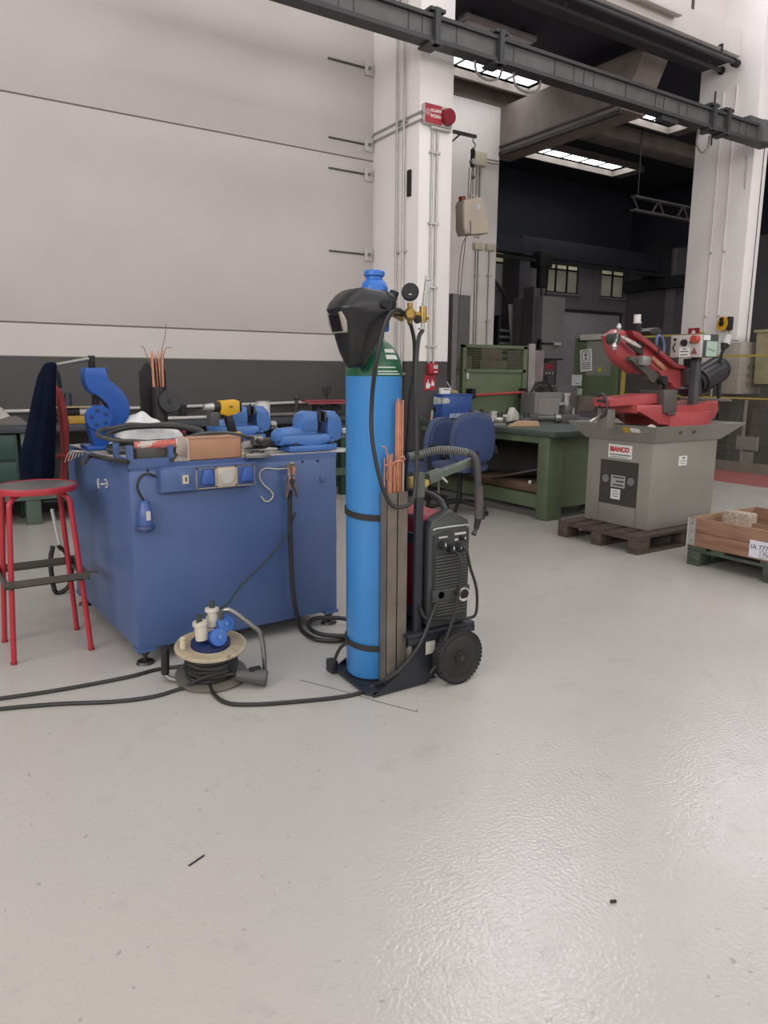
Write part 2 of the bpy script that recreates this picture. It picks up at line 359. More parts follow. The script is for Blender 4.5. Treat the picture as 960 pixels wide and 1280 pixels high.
# ---- the second hall behind the opening
PY = 10.6; kp = PY/9.5
def zp(z): return HCAM+(z-HCAM)*kp
pr = struct('wall_inner', MB().mm((PX1-3, PY, 0), (9.40, PY+.35, 5.92), bev=.02), mat('inner_wall_paint', 'e2dbd8', .7, var=.06, scale=2), None, 'white painted pier wall inside the second hall')
MB().mm((8.19, PY-.035, 0), (8.28, PY, 2.77)).mm((8.28, PY-.035, 2.69), (8.79, PY, 2.77)).mm((8.79, PY-.035, 0), (8.85, PY, 2.77)).part('trim_13', whitep, None, 'white frame around the dark grey door', kind='structure')
d1 = struct('door_1', MB().mm((8.28, PY-.03, .01), (8.79, PY-.005, 2.69), bev=.004), mat('door_grey', '6c6a69', .6), None, 'dark grey door in the pier wall')
MB().mm((8.32, PY-.04, 1.0), (8.35, PY-.03, 1.12)).tube([(8.335, PY-.04, 1.06), (8.335, PY-.08, 1.06), (8.43, PY-.08, 1.06)], .008, 6, 1).part('door_handle', steel, d1)
struct('trim_7', MB().prism([(7.6, 5.87), (7.95, 5.18), (PY+.35, 5.18), (PY+.35, 5.92), (7.6, 5.92)], .55, Matrix(((0, 0, 1, 9.675), (1, 0, 0, 0), (0, 1, 0, 0), (0, 0, 0, 1)))), conc, None, 'brown concrete beam running back to the pier wall')
struct('trim_8', MB().mm((9.37, YW+.45, 5.12), (9.43, PY, 5.18)).mm((9.37, YW+.45, 5.25), (9.40, PY, 5.28)), steeld, None, 'dark steel rail under the concrete beam')
struct('trim_9', MB().mm((2, PY, 5.92), (17.6, PY+.5, 6.2), bev=.015), conc, None, 'brown concrete cross beam above the pier wall')
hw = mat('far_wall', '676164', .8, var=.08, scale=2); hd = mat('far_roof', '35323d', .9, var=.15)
FY = 14.3
wf = sroot('wall_far', 'dim grey wall at the back of the second hall')
wins = []
for a, b in ((620, 645), (683, 725), (754, 783)):
    p, q = Yp(a, 318, FY), Yp(b, 318, FY); wins.append((p.x, q.x))
wz0, wz1 = 3.42, 4.36
fw = MB().mm((0, FY, 0), (24, FY+.2, wz0))
upd = mat('sooty_cladding', '1c1d2a', .8, var=.12, scale=2)  # upper wall in a darker colour than the wall below
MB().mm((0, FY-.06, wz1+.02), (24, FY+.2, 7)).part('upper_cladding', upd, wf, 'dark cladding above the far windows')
xs = [0]+[v for w in wins for v in w]+[24]
for i in range(0, len(xs), 2): fw.mm((xs[i], FY, wz0), (xs[i+1], FY+.2, wz1))
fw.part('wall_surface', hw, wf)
wpane = mat('far_pane', 'c9c6a4', .5, var=.35, scale=1.2, emit=.26)
for i, (a, b) in enumerate(wins):
    w = sroot('window_%d' % (i+3)); n = 3 if i == 1 else 2
    fr = MB().mm((a, FY+.02, wz0), (b, FY+.08, wz0+.04)).mm((a, FY+.02, wz1-.04), (b, FY+.08, wz1))
    for k in range(n+1): x = a+(b-a)*k/n; fr.mm((x-.025, FY+.02, wz0), (x+.025, FY+.08, wz1))
    fr.mm((a, FY+.02, wz1-.36), (b, FY+.08, wz1-.32)); fr.part('window_frame', blackm, w)
    for k in range(n):
        x0, x1 = a+(b-a)*k/n+.025, a+(b-a)*(k+1)/n-.025
        MB().mm((x0, FY+.05, wz0+.04), (x1, FY+.06, wz1-.36)).part('pane', mat('far_pane_low', '8d8b7e', .5, var=.3, scale=1.5, emit=.13), w)
        MB().mm((x0, FY+.05, wz1-.32), (x1, FY+.06, wz1-.04)).part('pane', wpane, w)
    MB().mm((a-.05, FY-.08, wz0-.06), (b+.05, FY+.02, wz0)).part('window_sill', hw, w)
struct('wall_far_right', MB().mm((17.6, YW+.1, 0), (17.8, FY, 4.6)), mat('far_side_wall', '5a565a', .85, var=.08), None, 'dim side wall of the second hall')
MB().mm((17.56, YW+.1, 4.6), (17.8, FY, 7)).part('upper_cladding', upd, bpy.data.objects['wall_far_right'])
MB().mm((17.52, 12.7, 0), (17.6, 12.95, 4.6)).part('pilaster', hw, bpy.data.objects['wall_far_right'])
struct('wall_far_left', MB().mm((1.9, YW+.25, 0), (2.0, FY, 7)), hw)
p0, p1, p2 = Yp(647, 400, 13.7), Yp(662, 400, 13.7), Yp(683, 400, 13.7)
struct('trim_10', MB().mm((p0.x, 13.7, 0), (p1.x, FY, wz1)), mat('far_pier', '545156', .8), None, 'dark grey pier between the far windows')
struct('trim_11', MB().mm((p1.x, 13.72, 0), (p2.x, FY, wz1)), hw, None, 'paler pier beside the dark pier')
dr = struct('door_2', MB().mm((14.9, FY-.06, 0), (17.3, FY, 2.95), bev=.01), mat('far_door', '8f898c', .7), None, 'pale sliding door in the far wall')
MB().mm((14.8, FY-.08, 2.95), (17.4, FY, 3.03)).part('door_track', steeld, dr); MB().mm((17.3, FY-.07, 0), (17.36, FY, 2.95)).part('door_edge', steeld, dr)
# roof of the second hall with its roof lights
SKY = [(7.0, 9.75, 9.75, 10.3, 5), (11.6, 15.2, 12.3, 13.0, 6), (11.9, 13.5, 9.75, 10.2, 3)]
def roof_with_holes(z, ya, yb):
    xs = sorted({2., 24.}|{v for s in SKY for v in s[:2]}); yy = sorted({ya, yb}|{v for s in SKY for v in s[2:4] if ya < v < yb}); m = MB()
    for i in range(len(xs)-1):
        for j in range(len(yy)-1):
            cx, cy = (xs[i]+xs[i+1])/2, (yy[j]+yy[j+1])/2
            if any(s[0] < cx < s[1] and s[2] < cy < s[3] for s in SKY): continue
            m.mm((xs[i], yy[j], z), (xs[i+1], yy[j+1], z+.12))
    return m
hd2 = mat('far_roof_sooty', '20212d', .9, var=.15)  # far half of the roof in a darker colour
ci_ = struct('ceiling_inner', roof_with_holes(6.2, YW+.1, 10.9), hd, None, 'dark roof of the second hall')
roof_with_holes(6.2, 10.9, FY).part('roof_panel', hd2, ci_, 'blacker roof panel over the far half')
sp = mat('roof_light_pane', 'eef2f4', .5, var=.5, scale=3.5, emit=5.5)
for i, (x0, x1, y0, y1, n) in enumerate(SKY):
    w = struct('window_%d' % (i+6), MB().mm((x0-.06, y0-.1, 6.08), (x1+.06, y0, 6.32)).mm((x0-.06, y1, 6.08), (x1+.06, y1+.06, 6.32)).mm((x1, y0, 6.08), (x1+.3, y1, 6.3)), conc, None, 'roof light of the second hall')
    for k in range(n):
        a, b = x0+(x1-x0)*k/n, x0+(x1-x0)*(k+1)/n
        MB().mm((a+.02, y0, 6.24), (b-.02, y1, 6.26)).part('pane', sp, w)
        MB().mm((a-.02, y0, 6.22), (a+.02, y1, 6.27)).part('glazing_bar', steeld, w)
# ------------------------------------------------------------------ fixtures on walls and overhead
# overhead crane girder in front of the pillars
CY = 6.35
t = T('crane_girder', 'long dark grey steel girder crossing in front of both white pillars', 'girder', (6.6, CY, 4.46))
x0, x1 = -4.6, 3.95
gm = mat('girder_grey', '5d5c5c', .5, .2, var=.14, scale=5); gd = mat('girder_dark', '3a3a3c', .55, var=.12, scale=5)
MB().mm((x0, -.05, .03), (x1, .03, .21)).part('web', gm, t)
MB().mm((x0, -.09, .205), (x1, .07, .24)).part('flange', gd, t); MB().mm((x0, -.09, -.005), (x1, .07, .035)).part('flange', gd, t)
st = MB().mm((-.0035, -.056, .035), (.0035, -.048, .205)).part('stiffener', gd, t)
sx = []; x = x0+.2
while x < x1: sx.append(x); x += random.choice((.16, .3, .42, .55, .6))
st.location = (sx[0], 0, 0)
for x in sx[1:]: inst(st, (x, 0, 0))
for x, nm in ((-1.9, 'bracket'), (-1.08, 'bracket'), (2.58, 'bracket'), (2.9, 'bracket')):
    MB().mm((x-.035, -.12, -.03), (x+.025, -.05, .29)).mm((x-.09, -.11, .26), (x+.09, .12, .29)).mm((x-.09, -.11, -.03), (x+.06, .1, -.008)).part(nm, gd, t)
MB().mm((3.62, -.16, .0), (3.98, .1, .28), bev=.01).mm((3.5, -.02, .25), (3.98, .3, .34)).part('end_carriage', gm, t)
MB().mm((1.6, -.05, -.06), (1.92, .05, -.005)).part('buffer_plate', gd, t)
for a, b, dz in ((-1.35, -.98, .16), (-.82, -.42, .17)):
    MB().tube([(a, 0, -.02), (a+.04, 0, -dz*.8), ((a+b)/2, 0, -dz), (b-.04, 0, -dz*.7), (b, 0, -.02)], .013, 7).part('festoon_cable', mat('festoon', '77746f', .6), t)
MB().tube([(2.42, 0, -.02), (2.40, 0, -.2), (2.52, 0, -.28), (2.64, 0, -.2), (2.66, 0, -.06)], .016, 7).part('festoon_cable', mat('festoon', '77746f', .6), t)
# sliding door rails under the lintel
for y, px_, py_, lb in ((6.92, 922, 80, 'long dark sliding door rail under the front edge of the white lintel beam'), (7.25, 906, 90, 'second, inner dark rail just under the lintel, its end knob lower')):
    e = Yp(px_, py_, y); t = T('door_rail', lb, 'rail', (PX1+.02, y, e.z)); L_ = e.x-PX1-.02
    MB().cyl((0, 0, 0), (L_, 0, 0), .030, n=12).part('tube', gd, t); MB().cyl((L_-.1, 0, 0), (L_, 0, 0), .055, n=14).part('end_stop', blackm, t)
    h = MB().mm((-.015, -.012, .02), (.015, .012, 5.90-e.z)).mm((-.015, -.012, 5.88-e.z), (.015, .10, 5.90-e.z)).part('hanger', gd, t, loc=(.4, 0, 0))
    for k in (2.2, L_-.4): inst(h, (k, 0, 0))
a, b = Yp(785, 4, 6.9), Yp(848, 20, 6.9)
t = T('batten_lamp', 'cream fluorescent batten lamp on the front of the lintel', 'lamp', (a.x-.9, 6.90, 6.01))
L_ = b.x-a.x+.9
MB().mm((0, -.01, -.02), (L_, .07, .1), bev=.01).part('housing', cream, t); MB().mm((.02, -.1, -.06), (L_-.02, -.005, .06), bev=.03).part('diffuser', whitep, t)
a, b = Zp(577, 25, 6.05), Zp(673, 52, 6.05)
t = T('tube_lamp', 'unlit pale tube lamp fixed under the dark roof behind the opening', 'lamp', (a.x, a.y, 6.06))
MB().mm((0, -.09, 0), (b.x-a.x, .09, .07), bev=.02).part('housing', mat('lamp_grey', 'b3afad', .6), t); MB().mm((.05, -.07, -.03), (b.x-a.x-.05, .07, 0), bev=.012).part('diffuser', mat('lamp_diff', 'c9c4c1', .5), t)
for k in (.15, .85): MB().mm(((b.x-a.x)*k-.02, -.02, .07), ((b.x-a.x)*k+.02, .02, .14)).part('hanger', steeld, t)

# cables hanging at the right pillar
for i, (pts, lb) in enumerate(([[(QX0-.012, 6.98, 5.5), (QX0-.012, 6.97, 5.3), (QX0-.014, 6.99, 4.9), (QX0-.012, 6.97, 4.4), (QX0-.012, 6.95, .05)], 'pale cable running down the left face of the right pillar, nearer one'],
                  [[(QX0-.012, 7.18, 5.45), (QX0-.012, 7.18, 4.4), (QX0-.012, 7.17, .05)], 'thin pale conduit on the left face of the right pillar, farther one'],
                  [[(QX0-.012, 7.32, 5.5), (QX0-.012, 7.32, 4.75)], 'short dark conduit high on the right pillar'])):
    o = T('conduit', lb, 'conduit', pts[-1]); z = Vector(pts[-1])
    MB().tube([Vector(p)-z for p in pts], .013, 7, 5).part('pipe', whitep if i < 2 else steeld, o)
    for k in range(4 if i < 2 else 1):
        p = z+Vector((0, 0, .25+k*.95)); MB().mm((-.018, -.02, .25+k*.95), (.012, .02, .28+k*.95)).part('clip', steeld if i == 2 else greyl, o)
o = MB().tube([(0, 0, 0), (.02, 0, -.02), (.02, 0, -.4), (.06, 0, -.42), (.3, .1, -.33)], .012, 6, 2).thing('conduit', greyl, 'bent grey conduit under the girder on the right pillar', 'conduit', (QX0-.02, 6.72, 4.45))
# thin wire on the front of the right pillar
o = MB().cyl((0, 0, 0), (0, 0, 3.9), .006, n=6).thing('wire', steeld, 'thin dark wire down the front of the right pillar', 'wire', (10.98, PF-.006, .9))

# left pillar: conduits, fire alarm, call point, wall anchors
ax = 4.96
t = T('conduit', 'pair of steel conduits from the fire alarm down to the red call point', 'conduit', (ax, PF, 1.43))
for dx in (-.035, .03):
    MB().cyl((dx, -.016, 0), (dx, -.016, 2.42), .012, n=8).part('pipe', galv, t)
cl = MB().mm((-.07, -.03, -.01), (.065, 0, .01)).part('clip', galv, t); cl.location = (0, 0, .18)
for z in (.8, 1.45, 2.15): inst(cl, (0, 0, z))
t = T('conduit', 'pair of steel conduits running horizontally from the wall corner to the fire alarm', 'conduit', (PX0, PF+.44, 3.9))
for dz in (-.04, .035):
    MB().tube([(-.016, .43, dz-.06), (-.016, .40, dz), (-.016, -.43, dz), (-.014, -.456, dz), (.02, -.458, dz)], .011, 7, 2).part('pipe', galv, t)
for i, (dy, lb) in enumerate(((.35, 'left vertical steel conduit on the side face of the left pillar'), (.22, 'right vertical steel conduit on the side face of the left pillar'))):
    t = T('conduit', lb, 'conduit', (PX0-.045, PF+dy, 0.0))
    MB().cyl((0, 0, 0), (0, 0, 8), .013, n=8).part('pipe', galv, t)
    for z in (1.3, 2.6, 3.9, 5.1): MB().mm((-.005, -.022, z), (.045, .022, z+.025)).part('clip', galv, t)
MB().mm((-.02, -.03, 0), (0, .03, .26)).thing('cable_slot', blackm, 'narrow dark slot plate on the side of the left pillar', 'plate', (PX0, PF+.16, 3.16))
t = T('fire_alarm', 'red and white fire alarm sounder sign high on the left pillar', 'alarm', (4.79, PF, 3.93))
MB().mm((0, -.06, -.10), (.36, 0, .10), bev=.012).part('housing', greyl, t)
MB().mm((.005, -.066, -.09), (.215, -.06, .09)).part('sign_plate', signred, t)
MB().cyl((.285, -.06, 0), (.285, -.115, 0), .088, .075, n=24).part('siren_lens', redlens, t)
MB().mm((.1, -.05, -.13), (.36, 0, -.10), bev=.01).part('junction_tray', greyl, t)
text('ALLARME', .044, whiteink, t, FR((.07, -.067, .02), (1, 0, 0), (0, 0, 1)), xs=.76, bold=.001); text('INCENDIO', .044, whiteink, t, FR((.07, -.067, -.032), (1, 0, 0), (0, 0, 1)), xs=.70, bold=.001)
m = MB()
for k in range(3): m.tube([((.010+.010*k)*cos(2*pi*i/18), (.010+.010*k)*sin(2*pi*i/18), 0) for i in range(18)], .0014, 5, 1, closed=True, M=FR((.036, -.0668, .01), (1, 0, 0), (0, 0, 1)))
m.part('emblem', whiteink, t)
t = T('call_point', 'red fire alarm call point box at the top of the grey dado', 'call point', (4.97, PF, 1.37))
MB().mm((-.06, -.06, -.06), (.06, 0, .06), bev=.01).part('housing', signred, t); MB().mm((-.005, -.064, .002), (.05, -.06, .035)).part('window', paper, t); MB().mm((0, -.066, .014), (.045, -.064, .021)).part('lettering', ink, t)
MB().mm((0, -.063, -.04), (.045, -.06, -.03)).part('lettering', whiteink, t)
t = T('alarm_sign', 'red sign with a white pressing hand below the call point', 'sign', (4.965, PF, 1.22))
MB().mm((-.085, -.005, -.085), (.07, 0, .085)).part('plate', signred, t)
h = MB().mm((-.06, -.008, -.065), (-.012, -.005, -.01), bev=.0015)
for k in range(3): h.mm((-.055+k*.014, -.008, -.015), (-.045+k*.014, -.005, .03 if k == 1 else .0))
h.mm((-.014, -.008, -.045), (.0, -.005, -.02)).part('hand_symbol', paper, t)
fl = MB()
for k, (dx, w_, hh) in enumerate(((.02, .02, .07), (.035, .016, .055), (.045, .012, .04))): fl.prism([(dx-w_/2, -.055), (dx+w_/2, -.055), (dx+w_/3, -.055+hh*.6), (dx+.003, -.055+hh), (dx-w_/3, -.055+hh*.5)], .003, FR((0, -.0065, .02), (1, 0, 0), (0, 0, 1)))
fl.part('flame_symbol', whiteink, t)
an = None
for i, (z, lg) in enumerate(((4.60, .48), (3.82, .50), (3.51, .46), (2.65, .46))):
    if an is None:
        an = T('wall_anchor', '', 'anchor', (4.70, YW, z), group='wall anchors beside the pillar')
        MB().mm((-.055, -.02, -.07), (.055, 0, .07), bev=.006).part('plate', greyl, an); MB().cyl((0, -.05, 0), (0, 0, 0), .018, n=10).part('bolt', steel, an)
        MB().mm((-.05-.46, -.014, -.008), (-.05, 0, .008)).part('tie_rod', steeld, an); o = an
    else: o = dup(an, (4.70, YW, z), 0)
    o['label'] = ['uppermost steel anchor plate with a long tie rod beside the left pillar', 'second wall anchor from the top, level with the fire alarm', 'third wall anchor from the top, just under the horizontal groove', 'lowest wall anchor plate with rod, far below the others'][i]
o = MB().tube([(0, 0, 0), (.9, 0, .004), (2.2, 0, .02), (3.6, 0, .045)], .016, 8, 3).thing('wall_pipe', mat('wall_bar', 'b5b1ac', .5), 'long pale pipe running along the grey dado above the far bench', 'pipe', (.72, YW-.03, .955))
MB().tube([(0, 0, 0), (1.2, 0, .01), (1.75, 0, .0)], .016, 8, 3).thing('wall_pipe', mat('wall_bar', 'b5b1ac', .5), 'pale pipe along the dado behind the navy coat', 'pipe', (-1.1, YW-.03, .945))

# pier wall: electrical boxes and conduits, hoist and jerrycan
t = T('junction_box', 'pale junction box with two conduits under the concrete beam end', 'junction box', (7.98*kp, PY, zp(4.6)))
MB().mm((-.12, -.1, -.11), (.12, 0, .11), bev=.01).part('housing', cream, t)
for dx in (-.03, .04): MB().cyl((dx, -.03, -1.3), (dx, -.03, -.1), .016, n=8).part('conduit', galv, t)
for dz in (-.02, .03): MB().tube([(.12, -.04, dz), (.3, -.04, dz), (.45, -.04, dz+.01)], .014, 6, 1).part('conduit', galv, t)
for x, z, lb in ((8.0*kp, zp(3.31), 'left pale conduit box with twin pipes going down to the gate'), (8.26*kp, zp(3.32), 'right pale conduit box with pipe going down to the gate')):
    t = T('junction_box', lb, 'junction box', (x, PY, z))
    MB().mm((-.1, -.08, -.06), (.1, 0, .06), bev=.01).part('housing', cream, t)
    for dx in ((-.025, .03) if x < 9.1 else (0,)): MB().cyl((dx, -.03, -z+.03), (dx, -.03, -.05), .015, n=8).part('conduit', galv, t)
    for zz in (-.5, -1.3, -2.1): MB().mm((-.05, -.05, zz), (.05, 0, zz+.02)).part('clip', galv, t)
    if x > 9.1: MB().cyl((.1, -.04, 0), (.2, -.04, 0), .02, n=8).part('gland', steeld, t)
JY = 8.8
t = T('hoist_bracket', 'dark triangular wall bracket with rope pulley above the jerrycan', 'hoist', (7.29, JY, 4.66))
MB().mm((-.75, -.02, -.02), (.05, .02, .02)).part('arm', steeld, t); MB().cyl((-.72, 0, -.42), (-.25, 0, -.02), .012, n=6).part('brace', steeld, t)
MB().tube([(-.72, 0, -.0), (-.78, .9, -.02), (-.8, PY-JY, -.03)], .02, 6, 1).part('wall_fixing', steeld, t); MB().tube([(-.72, 0, -.42), (-.78, .9, -.42), (-.8, PY-JY, -.42)], .014, 6, 1).part('wall_fixing', steeld, t)
MB().tube([(0, 0, -.02), (.0, 0, -.07), (.035, 0, -.1), (.03, 0, -.15), (-.01, 0, -.16)], .01, 6).part('hook', steel, t)
MB().mm((-.035, -.02, -.42), (.035, .02, -.17), bev=.015).part('pulley_block', blackm, t); MB().cyl((0, -.03, -.34), (0, .03, -.34), .04, n=14).part('sheave', galv, t)
rp = MB().cyl((.015, 0, -.42), (.015, 0, -.84), .006, n=6); rp.ball((.015, 0, -.55), .028); rp.part('rope', mat('rope', '5f5852', .8), t, 'rope down to the jerrycan with a stop ball')
MB().tube([(-.02, -.02, -.42), (-.06, -.04, -.95), (-.13, -.16, -1.36), (-.19, -.14, -1.39), (-.2, 0, -1.9), (-.22, .05, -4.5)], .006, 5, 5).part('rope', mat('rope', '5f5852', .8), t, 'free rope hanging beside the jerrycan')
MB().tube([(-.04, .02, -.42), (-.09, .0, -1.36), (-.15, .02, -2.2), (-.2, .08, -4.5)], .006, 5, 5).part('rope', mat('rope', '5f5852', .8), t)
t = T('jerrycan', 'milky plastic jerrycan hanging from the hoist rope by its handle', 'jerrycan', (7.31, JY, 3.30), rot=(0, radians(-5), 0))
MB().prism([(-.2, .0), (.25, .03), (.27, .1), (.17, .5), (.12, .535), (-.19, .48), (-.22, .42), (-.215, .1)], .2, FR((0, 0, 0), (1, 0, 0), (0, 0, 1)), bev=.035).part('body', canister, t)
MB().cyl((-.15, 0, .47), (-.155, 0, .54), .05, n=14).part('cap', mat('cap_red', '8d3a35', .5), t)
MB().tube([(-.03, 0, .5), (-.01, 0, .57), (.06, 0, .55), (.11, 0, .52)], .016, 8).part('handle', canister, t)
MB().mm((.03, -.104, .36), (.1, -.1, .43)).part('label', paper, t)
# travelling crane in the far hall
t = T('far_crane', 'dark bridge crane girder across the back of the second hall', 'crane', (12.3, 13.0, 4.0))
MB().mm((0, 0, 0), (5.1, .3, .42), bev=.02).part('girder', mat('crane_dark', '252632', .6), t); MB().mm((5.0, -.2, -.12), (5.15, .6, .75)).part('end_carriage', blackm, t); MB().mm((5.05, -1.6, -.42), (5.3, 1.2, -.12)).part('runway_beam', blackm, t)
MB().mm((-2.6, -.05, .02), (.02, .25, .36)).part('girder', mat('crane_dark', '252632', .6), t); MB().mm((-2.5, -.1, -.14), (5, -.04, -.06)).part('rail', blackm, t)
MB().mm((.35, -.25, -.25), (.75, .1, .1), bev=.03).cyl((.55, -.1, -.7), (.55, -.1, -.2), .12, n=12).part('hoist', blackm, t)
MB().tube([(.55, -.1, -.7), (.6, -.1, -.95), (.72, -.1, -.8), (.75, -.1, -.2)], .02, 6).part('hook_cable', blackm, t)
t = T('far_girder', 'grey truss girder hanging under the dark roof at the right', 'girder', (13.0, 10.5, 4.62))
MB().mm((0, 0, 0), (3.2, .12, .04)).mm((0, 0, .26), (3.2, .12, .3)).part('chord', concd, t)
for k in range(7): MB().cyl((.2+k*.42, .06, .02), (.2+k*.42+.2*(1 if k % 2 else -1), .06, .28), .02, n=6).part('brace', concd, t)
for k in (.15, 3.0): MB().cyl((k, .06, .3), (k, .06, 1.58), .012, n=6).part('hanger', steeld, t)
# ------------------------------------------------------------------ gas cylinder on its trolley, welding set
CX, CYL = 1.655, 2.593
t = T('gas_cylinder', 'tall blue gas cylinder with green shoulder strapped on the welding trolley', 'gas cylinder', (CX, CYL, .022))
R_ = .116
MB().lathe([(.09, 0), (.108, .006), (R_, .02), (R_, 1.285)], 40).part('body', gblue, t)
MB().lathe([(R_, 1.285), (R_, 1.31), (.112, 1.34), (.098, 1.375), (.075, 1.405), (.05, 1.425), (.036, 1.435)], 40).part('shoulder', ggreen, t, 'dark green painted shoulder')
MB().lathe([(.036, 1.43), (.042, 1.432), (.042, 1.46), (.034, 1.463)], 24).part('neck_ring', galv, t)
MB().lathe([(.058, 1.463), (.062, 1.47), (.062, 1.50), (.056, 1.505), (.054, 1.60), (.056, 1.63), (.046, 1.655), (.034, 1.665), (.034, 1.675), (.042, 1.68), (.042, 1.695), (.037, 1.70), (.022, 1.70), (.02, 1.69)], 28).part('valve_cap', mat('cap_blue', '2a66b8', .35, var=.08, wear='86a9d6', wscale=40, wamt=.66), t, 'brighter blue valve guard')
MB().cyl((0, 0, 1.46), (0, 0, 1.56), .016, n=10).cyl((0, 0, 1.53), (.085, -.06, 1.53), .011, n=10).part('valve', brass, t)
ax_ = R_+.0008
def on_cyl(a, z, rr): return Vector((rr*cos(a), rr*sin(a), z))
def patch(a0, a1, z0, z1, rr0, rr1, d=.0): return MB().surf(lambda u, v: on_cyl(a0+(a1-a0)*u, z0+(z1-z0)*v, rr0+(rr1-rr0)*v+.0012), 8, 5)
patch(radians(-95), radians(-62), 1.352, 1.392, .108, .087).part('label', paper, t, 'white hazard label on the shoulder')
for k, z in enumerate((1.318, 1.302, 1.292)): patch(radians(-115), radians(-75+8*k), z, z+.004, .1155, .115).part('stencil', mat('stencil', 'cfd8d4', .7), t)

ct = T('welding_trolley', 'dark steel two-wheeled trolley carrying the cylinder and welding set', 'trolley', (1.7, 2.55, 0))
tm = mat('trolley_paint', '2c2f36', .45, .3, var=.12, scale=8)
o = Vector((1.7, 2.55, 0))
def L3(x, y, z): return (x-o.x, y-o.y, z-o.z)
MB().mm(L3(1.535, 2.40, .012), L3(1.86, 2.73, .022), bev=.002).part('base_plate', tm, ct)
MB().prism([(1.53, .0), (1.80, .0), (1.87, .05), (1.87, .235), (1.76, .235), (1.755, .19), (1.66, .075)], .008, FR(L3(0, 2.395, .004), (1, 0, 0), (0, 0, 1))).part('side_plate', tm, ct)
MB().prism([(1.53, .0), (1.80, .0), (1.87, .05), (1.87, .235), (1.76, .235), (1.755, .19), (1.66, .075)], .008, FR(L3(0, 2.735, .004), (1, 0, 0), (0, 0, 1))).part('side_plate', tm, ct)
MB().prism([(1.515, 2.425), (1.535, 2.40), (1.60, 2.40), (1.60, 2.41), (1.56, 2.46), (1.55, 2.72), (1.53, 2.735)], .012, TR(L3(0, 0, .014))).mm(L3(1.505, 2.69, .006), L3(1.535, 2.745, .06)).part('toe_plate', tm, ct)
MB().mm(L3(1.70, 2.385, .222), L3(2.06, 2.77, .240), bev=.004).mm(L3(1.70, 2.385, .195), L3(2.06, 2.391, .222)).mm(L3(2.054, 2.385, .2), L3(2.06, 2.77, .222)).part('shelf', tm, ct)
for y in (2.405, 2.70):
    MB().mm(L3(1.745, y, .02), L3(1.782, y+.022, .86), bev=.003).part('upright', tm, ct)
MB().mm(L3(1.755, 2.42, .62), L3(1.772, 2.70, .66)).mm(L3(1.755, 2.42, .3), L3(1.772, 2.70, .34)).part('cross_plate', tm, ct)
for z in (.745, .18):
    m = MB(); n = 28
    pts = [(CX-o.x+.119*cos(a), CYL-o.y+.119*sin(a), z+.012*sin(a*1)) for a in [radians(-70)-k*radians(330)/n for k in range(n+1)]]
    for k in range(len(pts)-1):
        p, q = Vector(pts[k]), Vector(pts[k+1]); up = Vector((0, 0, .013)); ou = Vector((p.x-(CX-o.x), p.y-(CYL-o.y), 0)).normalized()*.003; ou2 = Vector((q.x-(CX-o.x), q.y-(CYL-o.y), 0)).normalized()*.003
        m._add([p-up, q-up, q+up, p+up, p-up+ou, q-up+ou2, q+up+ou2, p+up+ou], [(0, 1, 2, 3), (4, 7, 6, 5), (0, 4, 5, 1), (3, 2, 6, 7)])
    e = Vector(pts[0]); m.tube([e, e+Vector((.03, -.006, 0)), L3(1.75, 2.415, z)], .006, 6, 3)
    m.part('strap', mat('strap', '2b2a2a', .8, var=.1), ct)
    MB().box((pts[17][0], pts[17][1], z), (.02, .03, .03)).part('buckle', steel, ct)
MB().tube([L3(1.535, 2.60, .18), L3(1.505, 2.62, .15), L3(1.50, 2.66, .08), L3(1.52, 2.70, .03)], .008, 6).part('strap_tail', mat('strap', '2b2a2a', .8), ct)
def wheel(y, nm='wheel'):
    M = FR(L3(1.925, y, .121), (1, 0, 0), (0, 0, 1))
    w = MB().lathe([(.03, -.026), (.085, -.026), (.092, -.02), (.112, -.024), (.119, -.016), (.121, 0), (.119, .016), (.112, .024), (.092, .02), (.085, .024), (.03, .022)], 40, M).part(nm, rubber, ct)
    MB().lathe([(.03, -.03), (.03, .03)], 20, M).part('hub', blackm, w); MB().lathe([(.012, -.034), (.012, .034)], 12, M).part('axle_cap', steeld, w)
    m = MB()
    for k in range(6): a = k*pi/3; m.box((.06*cos(a), .06*sin(a), .0225), (.05, .012, .004), M @ Matrix.Rotation(0, 4, 'Z'))
    b = MB()
    for k in range(40): a = 2*pi*k/40; b.box((0, 0, 0), (.005, .013, .046), M @ Matrix.Rotation(a, 4, 'Z') @ Matrix.Translation((.1178, 0, 0)))
    b.part('tread', rubber, w)
wheel(2.335); wheel(2.79)
MB().cyl(L3(1.925, 2.36, .121), L3(1.925, 2.77, .121), .011, n=10).mm(L3(1.86, 2.39, .1), L3(1.945, 2.4, .14)).mm(L3(1.86, 2.73, .1), L3(1.945, 2.74, .14)).part('axle', steel, ct)
MB().mm(L3(1.795, 2.3905, .135), L3(1.845, 2.3915, .215)).part('label', mat('tag_paper', 'c2bfb0', .8), ct, 'creased paper label on the side plate')
